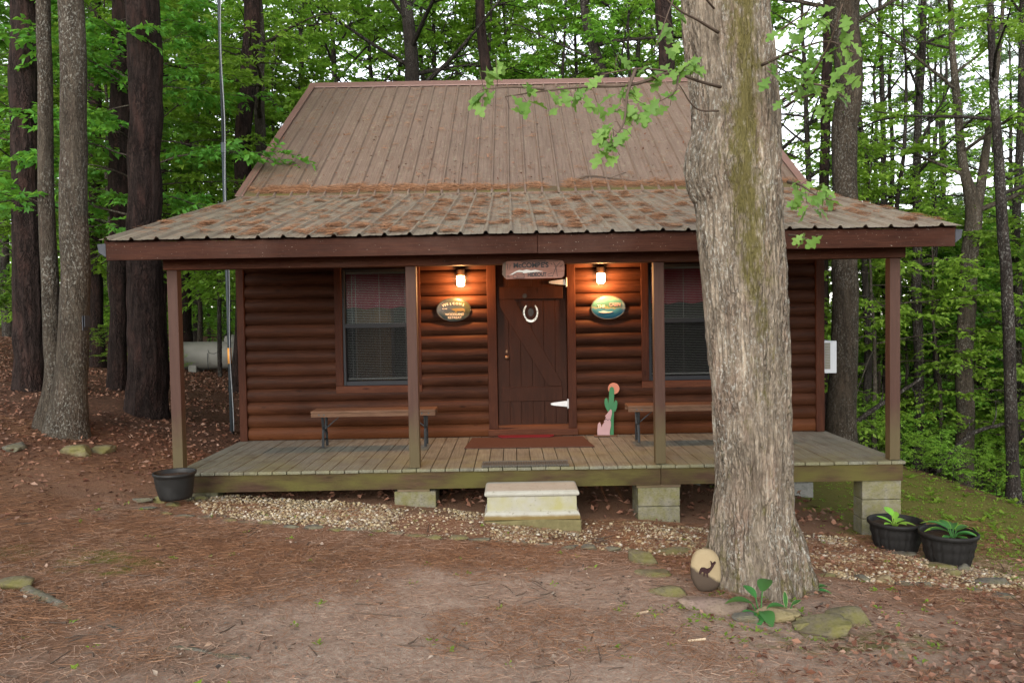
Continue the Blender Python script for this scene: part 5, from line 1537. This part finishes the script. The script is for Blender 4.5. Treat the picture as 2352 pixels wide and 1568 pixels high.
def P_slim(seed):
    wd, lf = grow(seed, 18, .15, 7.5, 15, (2.8, 1.2), (.2, .9), 4, 3, 10, .16, lean=.05)
    return wd, lf, 'leaf_light'
kinds = {'c4': P_slim(114), 'v1': P_high(141, 'leaf_mid'), 'v2': P_high(142, 'leaf_dark'), 'v3': P_high(143, 'leaf_mid'), 'u1': P_under(101, 'leaf_light'), 'u2': P_under(102, 'leaf_mid'), 'u3': P_under(103, 'leaf_light'), 'u4': P_under(104, 'leaf_dark'),
         'c1': P_canopy(111, 'leaf_mid'), 'c2': P_canopy(112, 'leaf_light', 7), 'c3': P_canopy(113, 'leaf_mid', 5), 'p1': P_pine(121), 's1': P_shrub(131, 'leaf_mid'), 's2': P_shrub(132, 'leaf_light')}
LOOK = {'u': ('young_tree', 'tree'), 'v': ('young_tree', 'tree'), 'c': ('leafy_tree', 'tree'), 'p': ('pine_tree', 'tree'), 's': ('shrub', 'shrub')}
def plant(kind, px, Y, s, label, group, rz=None, dy=0.0):
    p = at(px, 720, Y)
    loc = (p[0], Y, hz1(p[0], Y) + dy)
    rz = random.uniform(0, 6.28) if rz is None else rz
    if kind not in protos:
        wd, lf, lm = kinds[kind]
        nm, cat = LOOK[kind[0]]
        protos[kind] = tree_proto(nm, label, cat, wd, lf, 'far_bark' if kind[0] not in 'uv' else 'grey_bark', lm, group, loc)
        e = protos[kind]; e.rotation_euler = (0, 0, rz); e.scale = (s, s, s)
        return e
    return copy_tree(protos[kind], loc, rz, s, label, group)
G_UR = 'young trees in the thicket right of the porch'
for k, px, Y, s in [('v1', 2010, 14.8, .85), ('u4', 2075, 18.5, 1.0), ('v3', 2165, 15.5, .8), ('u4', 2250, 19, 1.05), ('u3', 2345, 16.5, .95), ('u2', 2020, 19, 1.1), ('u4', 2120, 20, 1.15), ('u3', 2210, 21, 1.15), ('u2', 2300, 20, 1.1), ('u1', 2390, 19, 1.1),
                    ('u3', 1900, 22, 1.15), ('u1', 1990, 25, 1.2), ('u2', 2080, 26, 1.25), ('u3', 2190, 27, 1.2), ('u1', 2290, 26, 1.25), ('u2', 2380, 25, 1.2), ('u1', 2440, 14, .95), ('u2', 1965, 18.5, .9), ('u1', 2550, 16, 1.0), ('u2', 2680, 13, .9), ('u4', 2850, 17, 1.1), ('u2', 3000, 14, 1.0), ('u4', 2140, 23, 1.2), ('u2', 2260, 23.5, 1.2), ('u4', 2350, 22, 1.15)]:
    plant(k, px, Y, s, 'young leafy tree in the green thicket right of the porch', G_UR)
G_UL = 'young trees in the woods left of the cabin'
for k, px, Y, s in [('v1', 455, 22.5, 1.3), ('v1', 655, 18.5, 1.2), ('v2', 318, 12.4, 1.0), ('v3', 560, 20, 1.2), ('v1', 585, 18.6, 1.05), ('v2', 262, 15.6, 1.15), ('v3', 372, 15, 1.1), ('v2', 60, 13.2, 1.0), ('v1', 350, 19, 1.2), ('v2', 225, 19.5, 1.2),  ('u2', 420, 26, 1.1), ('u1', 480, 29, 1.15), ('u4', 40, 19, 1.1), ('u2', 150, 24, 1.2), ('u1', 240, 27, 1.2), ('u2', 330, 25, 1.15), ('u4', -60, 16, 1.1), ('u2', 90, 30, 1.3), ('u1', 560, 26, 1.2)]:
    plant(k, px, Y, s, 'young leafy tree in the woods left of the cabin', G_UL)
G_C = 'tall leafy trees behind the cabin'
for k, px, Y, s in [('c1', 700, 21.5, .85), ('c2', 800, 25, .95), ('c3', 860, 30, 1.0), ('c1', 1010, 26, .95), ('c3', 1060, 32, 1.0), ('c2', 1200, 28, .95), ('c1', 1260, 33, 1.05), ('c3', 1330, 27, .9), ('c2', 1450, 25, .9), ('c1', 1500, 31, 1.0), ('c3', 1600, 26, .9), ('c2', 1700, 24, .95), ('c1', 1800, 26, .9), ('c3', 620, 27, .95), ('c2', 520, 31, 1.0), ('c3', 760, 34, 1.1), ('c1', 920, 36, 1.1), ('c2', 1110, 24, .85), ('c3', 1160, 37, 1.15), ('c1', 1400, 35, 1.1), ('c2', 1560, 36, 1.1), ('c3', 980, 23.5, .8), ('c1', 1290, 24.5, .8), ('c2', 1480, 22.5, .75)]:
    plant(k, px, Y, s, 'tall leafy tree behind the cabin roof', G_C)
G_CR = 'tall thin trees in the valley right of the cabin'
for k, px, Y, s in [('c4', 1985, 16, .62), ('c4', 2560, 13, .6), ('c1', 2700, 16, .7), ('c4', 2880, 14, .65), ('c3', 3050, 19, .8), ('c4', 2052, 21, .8), ('c4', 2068, 15.5, .55), ('c4', 2148, 18, .62), ('c4', 2170, 24, .85), ('c4', 2258, 20, .75), ('c4', 2285, 26, .9), ('c4', 2368, 18.5, .7), ('c4', 2135, 28, .95), ('c4', 2010, 27, .9), ('c2', 1860, 20, .8), ('p1', 2090, 26, .85), ('p1', 2165, 29, .9), ('p1', 2270, 31, .95), ('p1', 2330, 26, .8), ('c4', 2400, 25, .8), ('p1', 1985, 30, .9)]:
    plant(k, px, Y, s, 'tall thin tree in the valley right of the cabin', G_CR)
G_CL = 'tall trees deep in the woods on the left'
for k, px, Y, s in [('p1', 20, 25, .9), ('p1', 120, 31, .95), ('c1', -30, 28, .9), ('c3', 190, 33, .95), ('p1', 250, 30, .9), ('c1', 310, 34, .95), ('p1', 400, 33, .95), ('c3', 460, 36, 1.0), ('c1', -90, 21, .85)]:
    plant(k, px, Y, s, 'tall tree deep in the woods on the left', G_CL)
G_S = 'low shrubs at the edge of the woods'
for k, px, Y, s in [('s1', 2105, 12.0, .38), ('s2', 2150, 12.6, .42), ('s1', 2190, 12.0, .35), ('s2', 2245, 12.8, .45), ('s1', 2290, 12.2, .4), ('s2', 2350, 12.6, .5), ('s1', 2065, 14, .6), ('s1', 1990, 15, .8), ('s2', 2130, 15, .8), ('s1', 2255, 15.5, .9), ('s2', 2360, 15, .9), ('s1', 1975, 13.4, .5), ('s2', 2190, 17.5, 1.1), ('s1', 2310, 18, 1.2), ('s2', 2080, 19, 1.2),
                    ('s2', 250, 17.5, .6), ('s1', 405, 19.2, .35), ('s1', 330, 22, .9), ('s2', 180, 23, .9), ('s1', 60, 24, 1.0), ('s2', 505, 23, .9), ('s1', 130, 27, 1.1), ('s2', 20, 27, 1.1)]:
    plant(k, px, Y, s, 'low green shrub in the ' + ('thicket beyond the right porch post' if px > 1000 else 'woods left of the cabin'), G_S if px > 1000 else 'low shrubs in the woods left of the cabin')

# far-off wood as one mass
g = np.random.default_rng(77)
n = 130000
ang = np.r_[g.uniform(-.72, .72, 60000), g.uniform(.72, 2 * np.pi - .72, n - 60000)]; rad = g.uniform(38, 62, n)
x = np.sin(ang) * rad; y = np.cos(ang) * rad
zb = hz(x, y)
hi = np.where((x > 6) & (y > 0), 5.5, 12.0)
hh = np.where(g.uniform(0, 1, n) < .72, g.uniform(0, 5.5, n), g.uniform(0, 1, n) * hi)
P = np.c_[x, y, zb + hh]
clump = vnoise(np.c_[x * .35, y * .35, hh * .4])
P = P[(clump > .42) | (hh < 3.5)]
k = len(P)
V, F = leaves(P, g.normal(0, 1, (k, 3)), np.array([0, 0, 1.0]) + g.normal(0, .6, (k, 3)), g.uniform(.28, .6, k), g.uniform(.2, .4, k))
tag(link('far_woods', mesh_from('far_woods', V, F, M['leaf_mid'])), 'green mass of distant woods closing the view behind the trees', 'woods', kind='stuff')

# ---------------------------------------------------------------- litter, straw, gravel
def strips(P, D, N, L, W):
    D = norm(D); S = norm(np.cross(D, N))
    a = D * L[:, None] * .5; b = S * W[:, None] * .5
    V = np.stack([P - a - b, P + a - b * .6, P + a + b * .6, P - a + b], 1).reshape(-1, 3)
    return V, (np.arange(len(P))[:, None] * 4 + np.arange(4)[None])
def in_deck(x, y): return (x > X0 - .1) & (x < X1 + .1) & (y > 7.9) & (y < 21)
g = np.random.default_rng(5)
def straw(name, n, xr, yr, dens, mat, L=(.07, .15), W=.0032, label=''):
    x = g.uniform(*xr, n); y = g.uniform(*yr, n)
    w = dens(x, y)
    ok = (g.uniform(0, 1, n) < w) & ~in_deck(x, y)
    x, y = x[ok], y[ok]; k = len(x)
    z = hz(x, y) + (fbm(np.c_[x, y, 0 * x] * 1.7, 4) - .5) * .07 + (fbm(np.c_[x, y, 0 * x] * 7, 3) - .5) * .022 + g.uniform(.002, .022, k)
    az = g.uniform(0, 2 * np.pi, k)
    D = np.c_[np.cos(az), np.sin(az) * .8, g.normal(0, .10, k)]
    V, F = strips(np.c_[x, y, z], D, np.array([0, 0, 1.0]) + g.normal(0, .35, (k, 3)), g.uniform(*L, k), np.full(k, W) * g.uniform(.8, 1.3, k))
    tag(link(name, mesh_from(name, V, F, M[mat])), label, 'needle litter', kind='stuff')
def patchy(x, y, f=1.3, lo=.40, hi=.6): return np.clip((fbm(np.c_[x, y, np.zeros_like(x)] * f + 40, 4) - lo) / (hi - lo), .06, 1)
def clear(x, y): return np.exp(-(((x - .5) / 2.3) ** 2 + ((y - 4.3) / 1.6) ** 2))
straw('pine_needles', 260000, (-6.5, 6), (3.0, 9.5), lambda x, y: patchy(x, y) * (1 - .45 * clear(x, y)), 'pine_straw', W=.0024, label='reddish pine needles scattered over the clearing')
straw('faded_needles', 90000, (-4, 5), (2.9, 7.6), lambda x, y: patchy(x, y, 2.1, .3, .6) * .8, 'needle_pale', (.04, .10), .0020, 'pale faded pine needles over the bare dirt')
def litter(name, n, xr, yr, dens, size, label):
    x = g.uniform(*xr, n); y = g.uniform(*yr, n)
    ok = (g.uniform(0, 1, n) < dens(x, y)) & ~in_deck(x, y)
    x, y = x[ok], y[ok]; k = len(x)
    z = hz(x, y) + (fbm(np.c_[x, y, 0 * x] * 1.7, 4) - .5) * .07 + g.uniform(.004, .035, k)
    D = np.c_[g.normal(0, 1, (k, 2)), g.normal(0, .25, k)]
    s = g.uniform(.6, 1.2, k) * size
    V, F = leaves(np.c_[x, y, z], D, np.array([0, 0, 1.0]) + g.normal(0, .5, (k, 3)), s, s * .55)
    tag(link(name, mesh_from(name, V, F, M['dead_leaf'])), label, 'leaf litter', kind='stuff')
litter('leaf_litter', 60000, (-16, -3.5), (6.5, 26), lambda x, y: patchy(x, y, .9, .3, .6) * np.clip((y - 6) / 3, 0, 1), .062, 'brown fallen leaves under the trees on the left')
litter('leaf_litter', 42000, (1.2, 8.5), (2.6, 9), lambda x, y: np.clip(np.exp(-(((x - 4.0) / 1.5) ** 2 + ((y - 4.1) / 1.0) ** 2)) * 1.3 + .12 + .5 * (y > 7.6) * (x > 6), 0, 1) * patchy(x, y, 1.2, .2, .5), .052, 'brown fallen leaves right of the oak in the corner')
litter('leaf_litter', 2600, (-3.3, 3.6), (8.3, 13), lambda x, y: x * 0 + 1.0, .07, 'dry leaves in the crawl space under the porch') if False else None
xx = g.uniform(-3.3, 3.7, 2600); yy = g.uniform(8.05, 12, 2600)
V, F = leaves(np.c_[xx, yy, hz(xx, yy) + g.uniform(.0, .05, 2600)], np.c_[g.normal(0, 1, (2600, 2)), g.normal(0, .3, 2600)], np.array([0, 0, 1.0]) + g.normal(0, .5, (2600, 3)), g.uniform(.05, .1, 2600), g.uniform(.03, .06, 2600))
tag(link('leaf_litter', mesh_from('leaf_litter', V, F, M['dead_leaf'])), 'dry leaves in the crawl space under the porch', 'leaf litter', kind='stuff')
# low green sprigs scattered in the clearing and greener ground cover at the right edge
x = np.r_[g.uniform(-4, 4.5, 120), g.normal(1.5, .5, 60), g.uniform(5.2, 9.5, 240), g.normal(5.2, .9, 900), g.uniform(4.3, 9.5, 1300)]; y = np.r_[g.uniform(3.2, 7.4, 120), g.normal(4.8, .25, 60), g.uniform(7.5, 12, 240), g.normal(9, 1.6, 900), g.uniform(7.4, 12, 1300)]
k = len(x)
O = np.repeat(np.c_[x, y, hz(x, y) + .01], 5, 0) + g.normal(0, .015, (k * 5, 3)) * np.array([1, 1, .2])
s = np.repeat(np.where((x > 5) & (np.arange(k) < 420), g.uniform(.05, .12, k), g.uniform(.014, .042, k)), 5)
az = g.uniform(0, 6.28, k * 5)
V, F = leaves(O, np.c_[np.cos(az), np.sin(az), g.uniform(.2, 1.1, k * 5)], np.array([0, 0, 1.0]) + g.normal(0, .3, (k * 5, 3)), s, s * .5)
tag(link('green_sprigs', mesh_from('green_sprigs', V, F, M['leaf_mid'])), 'small green sprigs and seedlings dotted over the ground', 'ground plants', kind='stuff')

# gravel
def poly_in(x, y, poly):
    poly = np.asarray(poly); r = np.zeros(len(x), bool)
    j = len(poly) - 1
    for i in range(len(poly)):
        xi, yi = poly[i]; xj, yj = poly[j]
        c = ((yi > y) != (yj > y)) & (x < (xj - xi) * (y - yi) / (yj - yi + 1e-12) + xi)
        r ^= c; j = i
    return r
gp = [(440, 1150), (470, 1182), (560, 1196), (700, 1212), (900, 1226), (1100, 1243), (1300, 1258), (1440, 1264), (1620, 1285), (1850, 1300), (1930, 1335), (2140, 1345), (2352, 1372), (2420, 1350), (2300, 1318), (2230, 1300), (2000, 1270), (1960, 1238), (1830, 1222), (1620, 1212), (1460, 1200), (1330, 1190), (1110, 1185), (995, 1168), (890, 1160), (700, 1148), (560, 1138)]
poly = [gnd(px, py)[:2] for px, py in gp]
pv, pf = ico(1)
n = 95000
x = g.uniform(-3.6, 5.2, n); y = g.uniform(5.6, 8.4, n)
ok = poly_in(x, y, poly) & ((x - 1.74) ** 2 + (y - 5.75) ** 2 > .22)
dn = fbm(np.c_[x, y, 0 * x] * 2.2 + 9, 4)
ok &= (g.uniform(0, 1, n) < np.clip((dn - .36) / .2, .12, 1))
x, y = x[ok], y[ok]; k = len(x)
s = g.gamma(5, .0017, k).clip(.0045, .024)
A = g.uniform(.65, 1.25, (k, 3)) * np.array([1.15, 1.0, .7])
az = g.uniform(0, 6.28, k)
B = pv[None] * A[:, None] * (1 + g.normal(0, .12, (k, len(pv), 1)))
ca, sa = np.cos(az)[:, None], np.sin(az)[:, None]
B = np.stack([B[..., 0] * ca - B[..., 1] * sa, B[..., 0] * sa + B[..., 1] * ca, B[..., 2]], -1) * s[:, None, None]
z = hz(x, y) + (fbm(np.c_[x, y, 0 * x] * 1.7, 4) - .5) * .07 + s * .35 + g.uniform(-.004, .014, k)
V = (B + np.c_[x, y, z][:, None]).reshape(-1, 3)
F = (np.arange(k)[:, None, None] * len(pv) + pf[None]).reshape(-1, 3)
tag(link('gravel', mesh_from('gravel', V, F, M['pebbles'], False)), 'tan and white gravel bed running along the front of the porch', 'gravel', kind='stuff')

# pine straw on the roofs
def roof_straw(name, cl, y0, z0, slope, hgt, label, loose, big):
    nrm = norm(np.array([0, -slope, 1.0]))
    tdir = norm(np.array([0, 1.0, slope]))
    Vs, Fs = Geo(), None
    Pl, Dl, Ll = [], [], []
    for cx, cy, w, d, k in cl:
        px_ = g.normal(cx, w, k); py_ = g.normal(cy, d, k)
        hh = g.uniform(0, 1, k) ** 1.5 * hgt * np.exp(-((px_ - cx) / (w * 1.4)) ** 2) + .004
        Pl.append(np.c_[px_, py_, z0 + (py_ - y0) * slope + .006] + nrm * hh[:, None])
        az = g.normal(0, .5, k) + np.pi * (g.uniform(0, 1, k) < .5)
        Dl.append(np.cos(az)[:, None] * np.array([[1.0, 0, 0]]) + np.sin(az)[:, None] * tdir + g.normal(0, .12, (k, 3)))
        Ll.append(g.uniform(.05, .13, k))
    P, D, L = np.concatenate(Pl), np.concatenate(Dl), np.concatenate(Ll)
    ok = (P[:, 0] > RX0 + .02) & (P[:, 0] < RX1 - .02) & (P[:, 1] > y0 + .0) & (P[:, 1] < loose)
    P, D, L = P[ok], D[ok], L[ok]
    V, F = strips(P, D, nrm + g.normal(0, .3, (len(P), 3)), L, np.full(len(P), .0045))
    tag(link(name, mesh_from(name, V, F, M['pine_straw'])), label, 'pine straw', kind='stuff')
cl = []
for i in range(520):
    rib = RX0 + .05 + .242 * g.integers(0, 34)
    cx = rib + .02 + g.choice([.07, .12, .18])
    cy = EY + .15 + (BY - EY - .2) * g.uniform(0, 1) ** .9
    bigc = g.uniform() < .26
    cl.append((cx, cy, .045 if bigc else .030, .036 if bigc else .018, int(g.uniform(60, 120)) if bigc else int(g.uniform(10, 34))))
for i in range(16): cl.append((g.uniform(-2.6, -.9), EY + g.uniform(.03, .9), .05, .05, 110))
cl.append((0.2, 9.2, 2.6, 1.2, 5200))
roof_straw('roof_straw', cl, EY, EZ + .004, SP, .03, 'clumps of pine straw lying on the low porch roof', BY - .05, True)
cl = []
for i in range(150):
    cx = g.uniform(RX0 + .1, RX1 - .1) if i < 80 else g.uniform(-3.6, -.2)
    cl.append((cx, BY + .06 + abs(g.normal(0, .06)), .07, .045, int(g.uniform(40, 150))))
for i in range(420):
    cl.append((g.uniform(RX0 + .2, RX1 - .2), g.uniform(BY + .3, GY - .3), .018, .016, int(g.uniform(2, 9))))
roof_straw('roof_straw', cl, BY, BZ - .02 + .065, SM, .035, 'line of pine straw caught where the steep roof meets the porch roof', GY - .1, False)
a, b = np.array([1.05, 11.62, BZ + .3]), np.array([2.2, 11.5, BZ + .21])
o = MB().tube(smooth_path(np.array([[.98, 11.66, zm_(11.66) + .09], [1.15, 11.74, zm_(11.74) + .10], [1.6, 11.66, zm_(11.66) + .09], [2.05, 11.5, zm_(11.5) + .10]]), 14), np.linspace(.016, .005, 14), 5).tube([(1.5, 11.68, zm_(11.68) + .10), (1.75, 11.80, zm_(11.8) + .12)], .005, 4).build('fallen_branch', M['dead_twig'], None, True, (1.05, 11.62, BZ + .28))
tag(o, 'thin dead branch lying on the steep roof above the porch', 'branch')

# surface root and twigs in the clearing
rp = []
for px, py in ((60, 1352), (150, 1395), (250, 1440), (330, 1468), (430, 1490), (540, 1512), (640, 1528)):
    q = gnd(px, py); rp.append([q[0], q[1], q[2] - .026 + .012 * math.sin(px * .05)])
rp = smooth_path(np.array(rp), 50)
V, F = tube_arr(rp, np.interp(np.arange(50), [0, 49], [.045, .022]) * (1 + .5 * (fbm(rp * 6, 3) - .5)), 10)
V += (fbm(V * 14, 3)[:, None] - .5) * .02
o = mk('tree_root', V, F, M['stone_grey'], None, True, rp[25])
tag(o, 'dark surface root running across the lower left of the clearing', 'root')
k = 420
x = g.uniform(-4.5, 4.5, k); y = g.uniform(2.9, 7.3, k); az = g.uniform(0, np.pi, k); L = g.gamma(2, .035, k).clip(.03, .3); 
Ge = Geo()
for i in range(k):
    d = np.array([math.cos(az[i]), math.sin(az[i]), g.normal(0, .05)])
    c = np.array([x[i], y[i], hz1(x[i], y[i]) + .012])
    pts = np.array([c - d * L[i], c + g.normal(0, .012, 3) * np.array([1, 1, .2]), c + d * L[i]])
    Ge.add(*tube_arr(pts, np.array([.004, .0035, .002]) * g.uniform(.6, 1.5), 4))
tag(link('fallen_twigs', mesh_from('fallen_twigs', *Ge.arr(), M['dead_twig'])), 'small dark twigs strewn over the clearing', 'twigs', kind='stuff')

k = 9000
x = g.uniform(-4, 4.8, k); y = g.uniform(2.9, 7.2, k)
ok = g.uniform(0, 1, k) < patchy(x, y, 1.8, .35, .6)
x, y = x[ok], y[ok]; k = len(x)
z = hz(x, y) + (fbm(np.c_[x, y, 0 * x] * 1.7, 4) - .5) * .07 + (fbm(np.c_[x, y, 0 * x] * 7, 3) - .5) * .022 + .006
sz = g.gamma(2.2, .008, k).clip(.006, .045)
V, F = leaves(np.c_[x, y, z], np.c_[g.normal(0, 1, (k, 2)), g.normal(0, .2, k)], np.array([0, 0, 1.0]) + g.normal(0, .4, (k, 3)), sz, sz * .6)
m_debris('bark_bits', [(.04, .034, .03), (.10, .075, .06), (.33, .22, .15), (.06, .05, .045), (.42, .34, .27), (.22, .10, .06)])
tag(link('bark_bits', mesh_from('bark_bits', V, F, M['bark_bits'])), 'small bits of bark and leaf crumbs over the clearing', 'ground litter', kind='stuff')
for pts, lb in (([(1960, 972, 13.0), (2010, 935, 13.0), (2062, 905, 13.1), (2118, 868, 13.2)], 'bare leaning dead limb between the large dark trunk and the right porch post'),
                ([(2150, 1082, 12.6), (2195, 1030, 12.7), (2240, 992, 12.8), (2300, 975, 12.9), (2380, 955, 13.0)], 'dead limb lying across the thicket at the right edge')):
    P = smooth_path(np.array([at(*q) for q in pts]), 24)
    P[:, 2] += (fbm(P * 3, 3) - .5) * .08
    mb = MB().tube(P, np.linspace(.045, .022, 24), 7)
    for q, dz in ((8, .35), (14, .4), (19, -.3)):
        mb.tube(smooth_path(np.array([P[q], P[q] + np.array([.10, .05, dz * .5]), P[q] + np.array([.12, .1, dz])]), 6), np.linspace(.016, .006, 6), 5)
    o = mb.build('dead_limb', M['far_bark'], None, True, P[0])
    tag(o, lb, 'branch')

k = 1500
x = g.uniform(RX0 + .1, RX1 - .1, k); u = np.r_[g.uniform(.02, .98, 900), g.beta(1, 4, k - 900)]
y = BY + .1 + (GY - BY - .2) * u
P = np.c_[x, y, zm_(y) + .085]
sz = g.gamma(2.2, .011, k).clip(.008, .06)
V, F = leaves(P, np.c_[g.normal(0, 1, k), g.normal(0, 1, (k, 1)), g.normal(0, .3, (k, 1)) + .4], np.array([0, -.5, 1.0]) + g.normal(0, .3, (k, 3)), sz, sz * .55)
tag(link('roof_debris', mesh_from('roof_debris', V, F, M['dead_leaf'])), 'dark specks of leaves and bark lying on the steep upper roof', 'roof litter', kind='stuff')
